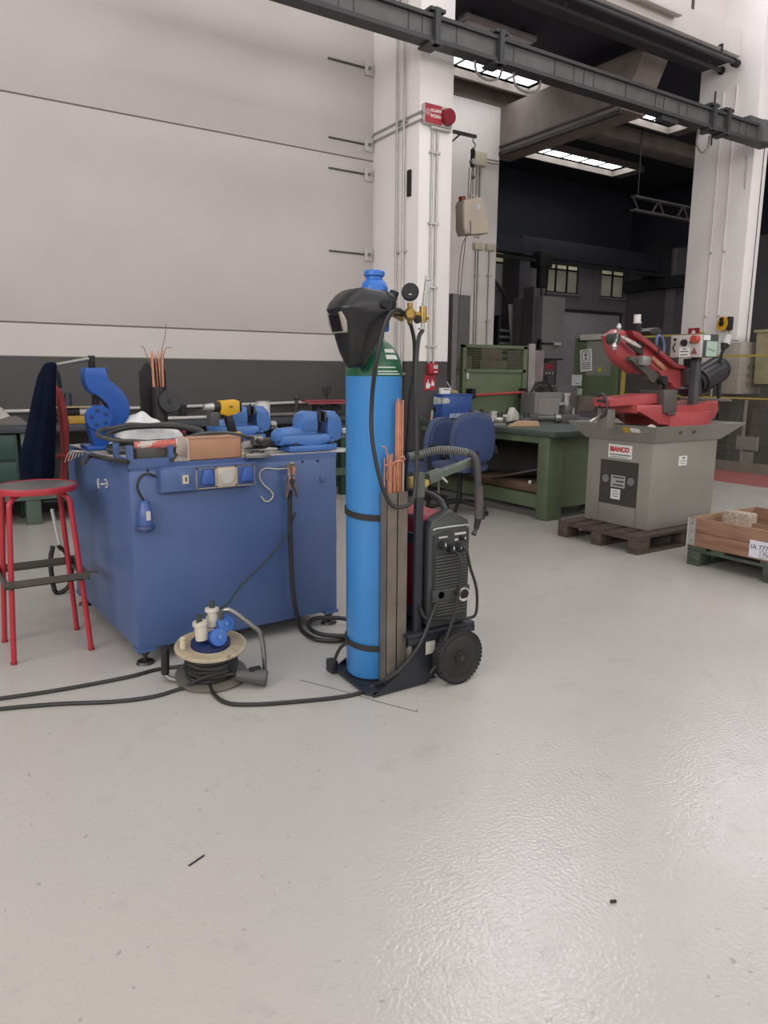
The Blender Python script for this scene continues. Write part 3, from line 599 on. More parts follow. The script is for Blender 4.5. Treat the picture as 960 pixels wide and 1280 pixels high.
# two square tubes holding filler rods
tb = mat('raw_tube', '746c64', .45, .4, var=.25, scale=7)
for k, x in enumerate((1.638, 1.690)):
    s_ = .0255; m = MB()
    for a, b in (((-s_, -s_), (s_, -s_+.002)), ((-s_, s_-.002), (s_, s_)), ((-s_, -s_), (-s_+.002, s_)), ((s_-.002, -s_), (s_, s_))): m.mm(L3(x+a[0], 2.448+a[1], .03), L3(x+b[0], 2.448+b[1], .845))
    m.part('rod_tube', tb, ct)
MB().mm(L3(1.612, 2.4215, .03), L3(1.716, 2.474, .034)).part('tube_base', tb, ct)
rod = None; random.seed(3)
RL = []
for k in range(7): RL.append((1.690+random.uniform(-.013, .016), 2.448+random.uniform(-.016, .016), 1.215+random.uniform(-.02, .01), copper, 'tall copper coated filler rod in the trolley tube', 'tall copper rods in the trolley tubes'))
for k in range(9): RL.append((1.638+random.uniform(-.019, .019), 2.448+random.uniform(-.018, .018), .985+random.uniform(-.03, .02), copper, 'short copper filler rod standing in the left trolley tube', 'short copper rods in the trolley tubes'))
for k in range(5): RL.append((1.690+random.uniform(-.018, .02), 2.436+random.uniform(-.006, .02), .955+random.uniform(-.03, .02), galv, 'bright steel filler rod standing in the right trolley tube', 'steel rods in the trolley tubes'))
cache = {}
for x, y, z, m_, lb, g in RL:
    key = lb
    if key not in cache:
        Hh = z-.04; cache[key] = (MB().cyl((0, 0, 0), (0, 0, Hh), .0036, n=6).mesh('welding_rod', m_), Hh)
    me, Hh = cache[key]; ob = bpy.data.objects.new('welding_rod', me); COL.objects.link(ob); ob.location = (x, y, .036); ob.scale = (1, 1, (z-.036)/Hh); tag(ob, lb, 'rod', g)
tw = [[(1.622, 2.44, .9), (1.618, 2.43, .98), (1.60, 2.42, 1.03), (1.585, 2.42, 1.035)], [(1.64, 2.435, .9), (1.64, 2.43, .96), (1.67, 2.42, .975), (1.69, 2.42, .965)], [(1.63, 2.43, .9), (1.62, 2.425, .955), (1.60, 2.42, .96)], [(1.66, 2.44, .85), (1.668, 2.43, .97), (1.69, 2.425, .99), (1.70, 2.425, .975)]]
for i, p in enumerate(tw): MB().tube([Vector(q)-Vector(p[0]) for q in p], .003, 5, 4).thing('bent_rod', copper, ['long bent copper rod end curling left over the tube', 'bent copper rod end curling right across the tubes', 'short bent copper rod end at the far left of the tube', 'bent copper rod end at the right of the tubes'][i], 'rod', p[0])

# welding power source
t = T('welding_machine', 'red and dark grey welding power source on the trolley shelf', 'welder', (1.81, 2.41, .242))
WX, WY, WZ = .222, .42, .5
MB().mm((.012, .02, .03), (WX-.012, WY-.02, WZ-.03), bev=.015).part('case', mat('welder_red', '9e2430', .4, var=.06), t, 'red case')
MB().prism([(0, .02), (.02, 0), (WX-.02, 0), (WX, .02), (WX, .41), (WX-.012, .46), (WX*.7, .485), (WX*.5, .515), (WX*.3, .49), (.015, .47), (0, .43)], .06, FR((0, .02, 0), (1, 0, 0), (0, 0, 1)), bev=.012).part('front_frame', dgrey, t, 'dark grey moulded front frame')
MB().prism([(0, .02), (.02, 0), (WX-.02, 0), (WX, .02), (WX, .41), (WX-.012, .46), (WX*.7, .485), (WX*.5, .515), (WX*.3, .49), (.015, .47), (0, .43)], .06, FR((0, WY-.02, 0), (1, 0, 0), (0, 0, 1)), bev=.012).part('rear_frame', dgrey, t)
MB().tube([(WX*.5, .02, .5), (WX*.5, .08, .545), (WX*.5, .2, .56), (WX*.5, .34, .545), (WX*.5, WY-.02, .5)], .014, 10).part('handle', dgrey, t)
MB().prism([(.02, .03), (WX-.02, .03), (WX-.016, .4), (WX*.5, .425), (.02, .41)], .008, FR((0, -.012, 0), (1, 0, 0), (0, 0, 1))).part('front_panel', mat('panel_grey', '343636', .5), t)
lou = MB().mm((0, -.024, 0), (.168, -.012, .0075), bev=.001).part('louvre', mat('louvre_grey', '444645', .5), t, loc=(.028, 0, .055))
for k in range(22):
    z = .055+.0135*(k+1)
    if .115 < z < .175: continue
    if z > .315: break
    inst(lou, (.028, 0, z))
MB().mm((.012, -.03, .118), (WX-.01, -.012, .175), bev=.006).part('panel_rib', dgrey, t)
MB().cyl((.155, -.02, .155), (.155, -.065, .145), .026, .022, n=18).part('output_socket', blackm, t); MB().lathe([(.02, 0), (.03, 0), (.03, .006), (.02, .006)], 18, FR((.155, -.055, .145), (1, 0, 0), (0, 0, 1))).part('socket_ring', greyl, t)
MB().cyl((.055, -.016, .15), (.055, -.03, .15), .016, n=14).part('output_socket', blackm, t)
for x, z, r in ((.06, .365, .017), (.145, .345, .02), (.165, .385, .01), (.105, .345, .018)):
    k_ = MB().cyl((x, -.016, z), (x, -.045, z), r, r*.85, n=16).part('knob', blackm, t); MB().mm((x-.002, -.047, z), (x+.002, -.045, z+r*.8)).part('pointer', paper, k_)
MB().mm((.13, -.018, .40), (.19, -.016, .41)).mm((.13, -.018, .375), (.15, -.016, .385)).mm((.045, -.018, .395), (.09, -.016, .402)).part('lettering', greyl, t)
MB().tube([(.02, -.012, .43), (.03, -.02, .44), (WX-.03, -.02, .44), (WX-.02, -.012, .43)], .004, 6, 2).part('trim_line', galv, t)
# leads from the front of the machine
MB().tube([(0, 0, 0), (.008, -.05, -.01), (.03, -.055, -.09), (.075, -.05, -.2), (.085, -.04, -.31), (.06, -.02, -.335), (-.02, -.02, -.32), (-.16, -.01, -.30), (-.19, .0, -.25)], .0065, 8).thing('control_lead', cable, 'black lead looping from the welder knobs down and behind its front', 'cable', (1.955, 2.395, .60))
MB().tube([(0, 0, 0), (0, -.06, -.02), (-.005, -.075, -.08), (-.022, -.07, -.22), (-.06, -.06, -.36), (-.10, -.05, -.47), (-.125, -.032, -.52)], .007, 8).thing('power_lead', cable, 'black lead hanging straight down the front of the welder', 'cable', (1.918, 2.385, .585))
# ------------------------------------------------------------------ regulator, hoses, helmet, torch arm
RX, RY, RZ = 1.735, 2.455, 1.548
t = T('gas_regulator', 'brass gas regulator with black gauge and clear flow tube beside the cylinder top', 'regulator', (RX, RY, RZ))
dirx = Vector((.83, -.55, 0)); diry = Vector((.55, .83, 0))
def RM(x=0, y=0, z=0): return FR(Vector((0, 0, 0))+dirx*x+diry*y+Vector((0, 0, z)), dirx, (0, 0, 1))
MB().ball((0, 0, 0), .026, (1, 1, 1), 16).lathe([(.02, -.035), (.024, -.03), (.024, .03), (.016, .04)], 16, RM()).cyl((-dirx*.012)[:], (dirx*.05)[:], .011, n=10).cyl((0, 0, -.035), (0, 0, .045), .011, n=10).part('body', brass, t)
MB().tube([(-dirx*.03+diry*.0)[:], (-dirx*.055+diry*.04)[:], (-dirx*.03+diry*.12+Vector((0, 0, -.01)))[:]], .011, 8).part('inlet', brass, t)
MB().lathe([(.030, -.018), (.034, -.016), (.034, .014), (.031, .016)], 26, RM(0, 0, .085)).part('gauge', blackm, t); MB().lathe([(.028, -.002), (.028, .0)], 24, RM(0, -.0, .085) @ Matrix.Translation((0, 0, .0185))).part('gauge_face', navyblk, t)
MB().box((0, 0, 0), (.012, .003, .0006), RM(0, 0, .075) @ Matrix.Translation((0, 0, .019))).part('gauge_mark', paper, t)
MB().cyl((dirx*.052+Vector((0, 0, -.03)))[:], (dirx*.052+Vector((0, 0, .03)))[:], .015, n=14).cyl((dirx*.052+Vector((0, 0, -.01)))[:], (dirx*.075+Vector((0, 0, -.012)))[:], .008, n=10).part('flow_block', brass, t)
q = dirx*.056
MB().cyl((q+Vector((0, 0, .03)))[:], (q+dirx*.012+Vector((0, 0, .135)))[:], .0105, n=14).part('flow_tube', clear, t, 'clear upright flow meter tube')
MB().cyl((q+Vector((0, 0, .03)))[:], (q+dirx*.012+Vector((0, 0, .13)))[:], .003, n=8).part('float_rod', paper, t); MB().cyl((q+dirx*.0115+Vector((0, 0, .13)))[:], (q+dirx*.013+Vector((0, 0, .146)))[:], .012, n=14).part('tube_cap', greyl, t)
MB().cyl((dirx*.052+Vector((0, 0, -.058)))[:], (dirx*.052+Vector((0, 0, -.03)))[:], .008, n=10).part('hose_tail', galv, t)
MB().lathe([(.012, 0), (.016, .003), (.016, .018), (.012, .02)], 14, RM(.03, -.0, -.02)).part('knob', blackm, t)
MB().box((dirx*.045+Vector((0, 0, -.055)))[:], (.02, .012, .008)).part('hose_clip', galv, t)
A = Vector((RX, RY, RZ))
def hose(name, pts, r, label, m=cable, cat='hose', k=6):
    z = Vector(pts[0]); return MB().tube([Vector(p)-z for p in pts], r, 8, k).thing(name, m, label, cat, z)
p = A+dirx*.052+Vector((0, 0, -.06))
hose('gas_hose', [p, Yp(523, 425, 2.42), Yp(520, 470, 2.41), Yp(521, 540, 2.40), Yp(521, 590, 2.39), Yp(516, 625, 2.38), Yp(500, 634, 2.38), Yp(486, 627, 2.39), Yp(474, 595, 2.40), Yp(465, 545, 2.42), Yp(465, 500, 2.42), Yp(470, 455, 2.37), Yp(478, 415, 2.36), Yp(487, 393, 2.38), Yp(497, 387, 2.43), A-dirx*.02], .0085, 'long black gas hose looping from the flow meter down and up the cylinder front')
hose('gas_hose', [A+Vector((0, 0, -.035)), Yp(514, 408, 2.47), Yp(518, 430, 2.49), Yp(517, 470, 2.49), Yp(513, 495, 2.51), Yp(509, 560, 2.55), Yp(507, 620, 2.58)], .008, 'short black hose hanging behind the copper rods')
# helmet
Fv = Vector((-.95, .02, -.07)).normalized(); Sv = Vector((0, 0, 1)).cross(Fv).normalized(); Uv = Fv.cross(Sv)
HC = CAM + ray(449, 402)*(2.50/ray(449, 402).y)
HM = Matrix(((Fv.x, Sv.x, Uv.x, 0), (Fv.y, Sv.y, Uv.y, 0), (Fv.z, Sv.z, Uv.z, 0), (0, 0, 0, 1)))
t = T('welding_helmet', 'black welding helmet hung on the cylinder cap, facing left', 'helmet', HC)
t.rotation_euler = HM.to_euler(); t.scale = (.94, .94, .94)
def prof(v):
    # v 0 chin .. 1 crown: front reach, half width, height, back reach
    tab = [(-.182, .062, .030, .028), (-.165, .070, .050, .02), (-.12, .084, .078, -.012), (-.06, .097, .094, -.05), (-.005, .104, .104, -.085), (.035, .118, .108, -.105), (.055, .126, .108, -.115), (.08, .112, .107, -.12), (.115, .078, .098, -.12), (.138, .046, .085, -.115), (.15, .01, .06, -.10)]
    i = min(int(v*(len(tab)-1)), len(tab)-2); f_ = v*(len(tab)-1)-i
    return [a+(b-a)*f_ for a, b in zip(tab[i], tab[i+1])]
def shell(u, v, off=0.):
    z, fx, wy, bx_ = prof(v); a = (u-.5)*2; ang = a*pi*.62
    c, s_ = cos(ang), sin(ang); e = .72
    x = fx*(abs(c)**e)*(1 if c > 0 else 0) + (bx_*(abs(a)-.8)/.2 if False else 0); y = (wy)*(abs(s_)**e)*(1 if s_ > 0 else -1)
    if c <= 0: x = bx_*min(1, (abs(ang)-pi/2)/(pi*.12))
    k_ = max(0, (v-.45)/.55); z -= k_*max(0, .13-x)*.16
    return Vector((x+off*c, y+off*s_, z))
ob = MB().surf(lambda u, v: shell(u, v), 41, 31).part('shell', mat('helmet_black', '1a1a1c', .34, var=.08, scale=30, bump=.05, bscale=200), t, ang=1.2)
so = ob.modifiers.new('solid', 'SOLIDIFY'); so.thickness = .004; so.offset = -1
MB().tube([shell(.02+.0*i, v/20) for i, v in enumerate(range(0, 21))], .004, 6, 2).tube([shell(.98, v/20) for v in range(0, 21)], .004, 6, 2).part('edge_bead', black, t)
fr = MB().prism([(-.058, -.042), (.058, -.042), (.07, -.0), (.058, .042), (-.058, .042), (-.07, 0)], .014, FR((.102, 0, .0), (0, 1, 0), (.2, 0, 1)), bev=.004)
fr.part('visor_frame', mat('visor_frame', 'a09a90', .4, var=.05), t, 'grey visor surround')
MB().prism([(-.042, -.036), (.042, -.036), (.042, .036), (-.042, .036)], .012, FR((.108, 0, 0), (0, 1, 0), (.2, 0, 1)), bev=.003).part('visor_rim', black, t)
MB().prism([(-.036, -.03), (.036, -.03), (.036, .03), (-.036, .03)], .004, FR((.1145, 0, 0), (0, 1, 0), (.2, 0, 1))).part('lens', mat('lens', '241f24', .08, var=.05), t)
for s_ in (-1, 1): MB().cyl((-.06, s_*.106, .06), (-.06, s_*.122, .06), .020, .016, n=18).part('adjuster_knob', blackm, t)
MB().tube([(-.06, .10, .06), (-.11, .09, .075), (-.165, .0, .09), (-.11, -.09, .075), (-.06, -.10, .06)], .009, 8).part('headband', blackm, t)
MB().box((-.16, -.02, .10), (.025, .04, .025), None, .005).part('headband_dial', galv, t)
MB().cyl((-.165, 0, .085), (-.18, 0, .115), .020, n=14).part('headband_knob', blackm, t)
# torch arm on the trolley handle
t = T('torch_holder', 'grey green steel arm clamped to the trolley post for the torch', 'bracket', (1.83, 2.45, .84))
zo = Vector((1.83, 2.45, .84)); AY = 2.44
am = mat('arm_paint', '59625a', .4, .2, var=.1, scale=10)
a, b = Yp(545, 594, AY)-zo, Yp(592, 576, AY)-zo; d_ = (b-a)
M = FR((a+b)/2, d_, (0, 1, 0)); MB().box((0, 0, 0), (d_.length+.03, .03, .034), M, .003).part('arm', am, t)
MB().box((0, 0, 0), (.075, .042, .046), FR(a-d_.normalized()*.01, d_, (0, 1, 0)), .006).part('clamp', am, t)
c_ = Yp(531, 604, AY)-zo; MB().box((0, 0, 0), (.036, .03, .03), FR(c_, d_, (0, 1, 0)), .01).part('padding', mat('foam', 'b29a58', .9, var=.2, scale=40), t, 'yellow foam padding in the clamp')
c_ = Yp(515, 603, 2.5)-zo; MB().box((0, 0, 0), (.04, .03, .05), FR(c_, (1, 0, 0), (0, 1, 0)), .01).part('padding', mat('foam', 'b29a58', .9), t)
MB().cyl((Yp(553, 597, AY-.02)-zo)[:], (Yp(559, 603, AY-.05)-zo)[:], .005, n=8).part('screw', galv, t)
MB().mm((-.085, -.05, -.02), (-.048, -.02, .08)).part('post_sleeve', am, t)
pts = [Yp(511, 571, 2.50), Yp(525, 568, 2.49), Yp(545, 563, 2.47), Yp(565, 563, 2.45), Yp(585, 566, 2.43), Yp(594, 573, 2.41), Yp(597, 590, 2.40), Yp(598, 615, 2.40)]
z = Vector(pts[-1]); t = T('welding_torch', 'welding torch with dark hose draped over the arm, nozzle hanging down', 'torch', z)
MB().tube([p-z for p in pts], .016, 10).part('hose', mat('torch_hose', '3b3a3a', .55, var=.15, scale=30), t)
sp_ = smooth_path([p-z for p in pts[:5]], 14); w_ = MB()
for i in range(0, len(sp_)-1, 2):
    d_ = (sp_[i+1]-sp_[i]).normalized(); w_.cyl((sp_[i]-d_*.0022)[:], (sp_[i]+d_*.0022)[:], .0178, n=10)
w_.part('spiral_wrap', mat('wrap', '6f6f6c', .4), t, 'spiral wrap on the hose', kind='stuff')
h0, h1, h2 = Vector((0, 0, .02)), Yp(598, 648, 2.40)-z, Yp(595, 662, 2.39)-z
MB().tube([h0, h0.lerp(h1, .5)+Vector((.003, 0, 0)), h1], .019, 10, 4).part('grip', mat('grip', '4a4447', .55), t); MB().cyl(h1[:], h2[:], .016, .01, n=12).part('neck', blackm, t); MB().cyl(h2[:], (Yp(592, 668, 2.385)-z)[:], .009, .012, n=10).part('nozzle', steeld, t)
c_ = Yp(603, 643, 2.40)-z; MB().box(c_, (.016, .02, .045), None, .004).part('trigger', black, t)
# ------------------------------------------------------------------ blue workbench cabinet and what stands on it
BX, BY, BRZ, BT = .815, 3.243, radians(2.2), .92
CM = Matrix.Translation((BX, BY, 0)) @ Matrix.Rotation(BRZ, 4, 'Z'); CI = CM.inverted()
def front(px, py):            # photograph pixel -> point on the cabinet's front, in cabinet coordinates
    n = CM.to_3x3() @ Vector((0, 1, 0)); d = ray(px, py); tt = (Vector((BX, BY, 0))-CAM).dot(n)/d.dot(n); return CI @ (CAM+d*tt)
t = T('workbench_cabinet', 'blue steel workbench cabinet with a socket strip on its front', 'workbench', (BX, BY, 0), BRZ)
bwd, bdp = 1.055, 1.13
MB().mm((0, 0, .075), (bwd, bdp, .895), bev=.006).part('body', blue, t)
MB().mm((.012, .012, .895), (bwd-.004, bdp, .918), bev=.003).part('top_plate', mat('bench_top', 'a39e98', .5, .2, var=.2, scale=8, wear='6c655f', wscale=7, wamt=.6), t, 'worn bare grey top plate')
MB().mm((0, 0, .89), (bwd, .008, .921)).part('front_lip', blue, t); MB().mm((0, 0, .89), (.008, bdp, .921)).part('side_lip', blue, t)
for x, y in ((.035, .03), (bwd-.035, .03), (.035, bdp-.04), (bwd-.035, bdp-.04)):
    f_ = MB().cyl((x, y, 0), (x, y, .012), .042, .036, n=20).part('foot', steeld, t); MB().cyl((x, y, .01), (x, y, .085), .010, n=10).part('bolt', steeld, f_)
    MB().cyl((x, y, .045), (x, y, .06), .022, n=6).part('nut', steeld, f_)
    MB().mm((x-.04, y-.035, .062), (x+.04, y+.04, .078)).part('foot_plate', blue, f_)
for (px, py), s_ in (((378, 577), 5), ((397, 576), 5), ((184.5, 588), 6)):
    p = front(px, py); MB().cyl((p.x, -.003, p.z), (p.x, .002, p.z), .006, n=10).part('bolt_hole', blackm, t)
p = front(404, 598); MB().lathe([(.014, -.006), (.022, -.004), (.022, .004), (.014, .006)], 18, FR((p.x, 0, p.z), (1, 0, 0), (0, 0, 1))).cyl((p.x, .0, p.z), (p.x, -.004, p.z), .014, n=14).part('grommet', blue, t)
# raised flat-bar holder on the left front corner
MB().mm((-.004, -.004, .905), (.20, .012, .945)).mm((-.004, -.006, .905), (.022, .014, 1.005)).mm((.178, -.006, .905), (.20, .014, 1.0)).mm((-.004, 0, .918), (.2, .2, .926)).mm((-.004, .19, .92), (.02, .21, 1.0)).mm((-.004, .0, .92), (.006, .2, .95)).part('bar_holder', blue, t)
# socket strip
a, b = front(195, 584), front(313, 584); m_ = front(239, 590)
sz0, sz1 = .795, .898; xm = m_.x
sb = MB().prism([(a.x, sz0), (xm, sz0), (xm, sz1), (a.x, sz1)], .06, FR((0, -.03, 0), (1, 0, 0), (0, 0, 1)), bev=.008).part('breaker_box', blue, t)
MB().mm((xm-.08, -.063, .815), (xm-.022, -.06, .88), bev=.001).part('breaker_window', blue, sb); MB().mm((xm-.065, -.066, .83), (xm-.038, -.062, .868)).part('breaker', cream, sb); MB().mm((xm-.053, -.07, .84), (xm-.048, -.066, .86)).part('switch', blackm, sb)
pl = MB().prism([(xm, sz0), (b.x, sz0), (b.x, sz1), (xm, sz1)], .05, FR((0, -.026, 0), (1, 0, 0), (0, 0, 1)), bev=.006).part('socket_panel', mat('panel_beige', 'b5a898', .55, var=.06), t, 'beige panel with sockets')
MB().mm((a.x+.01, -.058, sz1-.003), (b.x, 0, sz1+.006), bev=.002).part('socket_hood', blue, t)
wd = (b.x-xm)/3
for k in (0, 2):
    x = xm+wd*(k+.5)
    MB().mm((x-.042, -.056, sz0+.008), (x+.042, -.05, sz1-.008), bev=.002).part('socket_base', mat('socket_blue', '39507f', .45), pl)
    MB().prism([(x-.026, .82), (x+.03, .82), (x+.03, .86), (x+.02, .885), (x-.012, .885), (x-.026, .85)], .02, FR((0, -.064, 0), (1, 0, 0), (0, 0, 1)), bev=.004).part('socket_lid', mat('lid_blue', '3a5ba0', .4), pl)
x = xm+wd*1.5
MB().mm((x-.042, -.055, sz0+.01), (x+.042, -.05, sz1-.01), bev=.002).part('socket_base', mat('beige2', 'c0b3a4', .5), pl)
MB().lathe([(.024, 0), (.032, 0), (.033, .006), (.024, .006)], 24, FR((x, -.055, .846), (1, 0, 0), (0, 0, 1))).part('socket_ring', greyl, pl)
MB().lathe([(.001, .001), (.025, .001)], 24, FR((x, -.0555, .846), (1, 0, 0), (0, 0, 1))).part('socket_face', mat('sock_dark', '6d665f', .6), pl)
for dx in (-.009, .009): MB().cyl((x+dx, -.058, .846), (x+dx, -.0555, .846), .0035, n=8).part('pin_hole', blackm, pl)
for x_ in (xm+.008, xm+wd*1, xm+wd*2, b.x-.01):
    for z_ in (sz0+.008, sz1-.008): MB().cyl((x_, -.054, z_), (x_, -.05, z_), .004, n=8).part('screw', steeld, pl)
def cabpt(px, py, off): v = front(px, py); v.y -= off; return CM @ v
# plug hanging under the breaker box
z = cabpt(179, 645, .03)
t = T('industrial_plug', 'blue industrial plug hanging from its looped cable left of the sockets', 'plug', z, BRZ)
MB().lathe([(.012, .075), (.02, .07), (.024, .04), (.03, .03), (.032, -.03), (.028, -.04)], 18).part('body', mat('plug_blue', '41588f', .4, wear='6f7fa2', wscale=30, wamt=.66), t)
MB().lathe([(.034, -.038), (.036, -.05), (.03, -.062), (.024, -.062)], 18).mm((-.045, -.012, -.055), (.045, .012, -.04), bev=.004).part('collar', mat('plug_dark', '35466a', .5), t)
MB().mm((-.006, -.034, -.01), (.012, -.028, .03)).part('marking', greyl, t)
MB().tube([(0, 0, .07), (-.018, -.005, .1), (-.03, -.008, .14), (-.012, -.008, .18), (.02, -.005, .19), (.055, .0, .175)], .006, 8).part('cable', cable, t)
# S-hook of wire and earth clamp on the front
p = cabpt(333, 600, .012); ci3 = CM.to_3x3()
MB().tube([Vector(cabpt(*q, .012))-p for q in [(358, 585), (345, 586), (332, 585), (325, 588), (323, 596), (328, 605), (337, 613), (340, 619), (336, 625), (330, 626), (325, 620)]], .003, 6, 5).thing('wire_hook', cream, 'bent pale wire S-hook on the cabinet front', 'hook', p)
z = cabpt(358, 600, .045); t = T('earth_clamp', 'brass and steel earth clamp gripping the cabinet front edge', 'clamp', z, BRZ)
clm = mat('clamp_metal', 'a58f80', .35, .8, var=.2, scale=25)
MB().prism([(-.016, .028), (-.004, .02), (.002, -.005), (-.01, -.025), (-.022, -.075), (-.03, -.078), (-.022, -.02)], .02, FR((0, 0, 0), (1, 0, 0), (0, 0, 1)), bev=.003).part('jaw', clm, t)
MB().prism([(.016, .028), (.002, .02), (0, -.005), (.012, -.028), (.028, -.08), (.034, -.078), (.022, -.015)], .02, FR((0, -.004, 0), (1, 0, 0), (0, 0, 1)), bev=.003).part('jaw', clm, t)
MB().cyl((.002, -.016, 0), (.002, .02, 0), .014, n=14).part('spring', steeld, t); MB().cyl((-.008, 0, .02), (-.004, .004, .085), .009, n=10).box((0, 0, .075), (.045, .02, .012)).cyl((-.012, -.01, .088), (.012, -.01, .088), .006, n=8).part('clamp_screw', clm, t)
MB().mm((.006, -.008, .03), (.022, .02, .075), bev=.003).part('cable_lug', copper, t)
ec = [cabpt(359, 612, .03), cabpt(359, 640, .028), cabpt(360, 690, .03), cabpt(362, 735, .035), cabpt(366, 762, .035), Zp(376, 786, .014), Zp(388, 796, .013), Zp(402, 800, .014), Zp(428, 800, .014), Zp(445, 790, .014), Zp(440, 776, .03), Zp(415, 772, .045), Zp(392, 774, .04), Zp(386, 783, .035), Zp(398, 792, .032), Zp(425, 795, .034), Zp(448, 792, .04), Zp(470, 770, .05)]
z = Vector(ec[6]); MB().tube([Vector(p)-z for p in ec], .0115, 10, 7).thing('earth_cable', cable, 'thick black earth cable from the clamp coiling on the floor by the cylinder', 'cable', z)
gr = [cabpt(368, 640, .012), cabpt(356, 665, .03), cabpt(335, 690, .05), cabpt(310, 710, .08), cabpt(285, 728, .12), cabpt(262, 742, .2), Vector((.985, 2.90, .30)), Vector((.977, 2.885, .262))]
z = gr[-1]; MB().tube([Vector(p)-z for p in gr], .0045, 6, 6).thing('green_lead', mat('green_cable', '2f3a30', .5), 'thin dark green lead swung from the cabinet front to the reel', 'cable', z)
MB().tube([(0, 0, .0), (.025, .01, -.12), (.03, .01, -.25), (.0, 0, -.30)], .004, 6).thing('side_cable', cable, 'short thin cable loop at the right edge of the cabinet', 'cable', CM @ Vector((bwd+.006, .06, .68)))

# ---- arbor press at the back left corner
YP = 4.05
def PP(cx, cy): p = Yp(80+cx/5.333, 440+cy/5.333, YP-.055); return (p.x-.93, p.z-BT)
t = T('arbor_press', 'blue C-shaped arbor press with black ram on the cabinet back corner', 'press', (.93, YP, BT))
poly = [PP(*c) for c in [(137, 105), (285, 105), (286, 178), (300, 195), (350, 220), (395, 265), (428, 320), (442, 380), (436, 430), (410, 470), (360, 505), (320, 530), (310, 540)]]+[(.06, .0), (-.085, .0)]+[PP(*c) for c in [(165, 480), (215, 470), (270, 460), (305, 430), (316, 395), (304, 350), (278, 322), (240, 300), (190, 277), (162, 250), (145, 200), (137, 150)]]
FM = FR((0, 0, 0), (1, 0, 0), (0, 0, 1))
MB().prism(poly, .11, FM, bev=.006).part('frame', bluep, t)
a, b = PP(205, 290), PP(248, 368); MB().mm((a[0], -.022, b[1]), (b[0], .022, a[1]+.06)).part('ram', blackm, t)
a, b = PP(177, 22), PP(222, 106); MB().mm((a[0], -.02, b[1]), (b[0], .02, a[1]), bev=.003).cyl(((a[0]+b[0])/2, -.028, a[1]-.022), ((a[0]+b[0])/2, .028, a[1]-.022), .012, n=14).part('pinion_housing', blackm, t)
c_ = PP(222, 435); MB().cyl((c_[0], -.1, c_[1]), (c_[0], -.056, c_[1]), .064, n=14).part('anvil', bluep, t)
for da in range(5): a = 2*pi*da/5+.5; MB().mm((c_[0]+.038*cos(a)-.009, -.103, c_[1]+.038*sin(a)-.009), (c_[0]+.038*cos(a)+.009, -.099, c_[1]+.038*sin(a)+.009), bev=.002).part('anvil_notch', mat('press_dark', '143568', .6), t)
a, b = PP(176, 45), Yp(62, 457.5, YP); b = (b.x-.93, b.z-BT); MB().cyl((a[0], -.02, a[1]), (b[0], -.02, b[1]), .010, n=10).ball((b[0], -.02, b[1]), .018).part('lever', steel, t)
MB().mm((-.13, -.10, 0), (.13, .1, .02), bev=.004).part('base', bluep, t)
# ---- coat and red garment hanging from the lever
LE = Yp(64, 457, YP-.02)
def drape(name, rows, depth, m, label, cat, y0, seed, folds=5):
    # rows: (py, px left, px right); a closed cloth tube that widens downwards
    random.seed(seed); R = []
    for py, xl, xr in rows: a, b = Yp(xl, py, y0), Yp(xr, py, y0); R.append((a.x, b.x, (a.z+b.z)/2))
    z = Vector(((R[0][0]+R[0][1])/2, y0, R[-1][2])); ph = [random.uniform(0, 6) for _ in range(4)]
    def fn(u, v):
        f_ = v*(len(R)-1); i = min(int(f_), len(R)-2); w = f_-i; w = w*w*(3-2*w)*.5+w*.5
        xl, xr, zz = [R[i][k]+(R[i+1][k]-R[i][k])*w for k in range(3)]
        a = 2*pi*u; g = min(1, v*2.5+.1); rr = 1+.10*g*sin(folds*a+ph[0]+v*1.2)+.05*g*sin((folds*2+1)*a+ph[1])
        return Vector(((xl+xr)/2+(xr-xl)/2*cos(a)*(.96+.04*rr)-z.x, y0-z.y+depth*g*sin(a)*rr, zz-z.z))
    m_ = MB().surf(fn, 56, 30, closed=True); n = 56
    m_._add([fn(i/n, 0) for i in range(n)], [tuple(range(n))]); m_._add([fn(i/n, 1)+Vector((0, 0, .01*sin(i))) for i in range(n)], [tuple(range(n))])
    bmesh.ops.remove_doubles(m_.bm, verts=m_.bm.verts, dist=1e-5)
    return m_.thing(name, m, label, cat, z, ang=1.3)
drape('coat', [(452.5, 61, 68), (455, 55, 71), (470, 47, 70), (500, 40, 69.5), (530, 34, 70), (552, 29, 69.5), (565, 25, 69), (585, 25, 68.5), (598, 27, 67.5)], .085, navy, 'dark navy work coat hanging from the press lever', 'coat', YP-.02, 4)
drape('garment', [(482, 69, 72), (488, 69, 77), (505, 71, 82), (530, 74, 86), (550, 76, 86), (570, 77, 86), (590, 76, 84), (602, 74, 83)], .045, redcloth, 'worn red garment hanging right beside the navy coat', 'garment', YP+.10, 9, 3)
o = MB().tube([Yp(67, 462, YP+.1)-Yp(72, 480, YP+.1), Yp(72, 468, YP+.1)-Yp(72, 480, YP+.1), Yp(75, 485, YP+.1)-Yp(72, 480, YP+.1)], .012, 8, 4).thing('strap', blackm, 'black strap between the coat and red garment on the lever', 'strap', Yp(72, 480, YP+.1))
o = MB().tube([Yp(69, 571, YP+.06)-Yp(80, 575, YP+.06), Yp(78, 570, YP+.06)-Yp(80, 575, YP+.06), Yp(90, 572, YP+.06)-Yp(80, 575, YP+.06)], .014, 6, 3).thing('strap', redcloth, 'folded red strap crossing the lower part of the red garment', 'strap', Yp(80, 575, YP+.06))
z = CM @ Vector((-.01, .33, .80)); t = T('plastic_clip', 'small white two-pronged clip on the left side of the cabinet', 'clip', z, BRZ); t.scale = (.55, .55, .6)
cp = mat('clip_white', 'bdbbb8', .5)
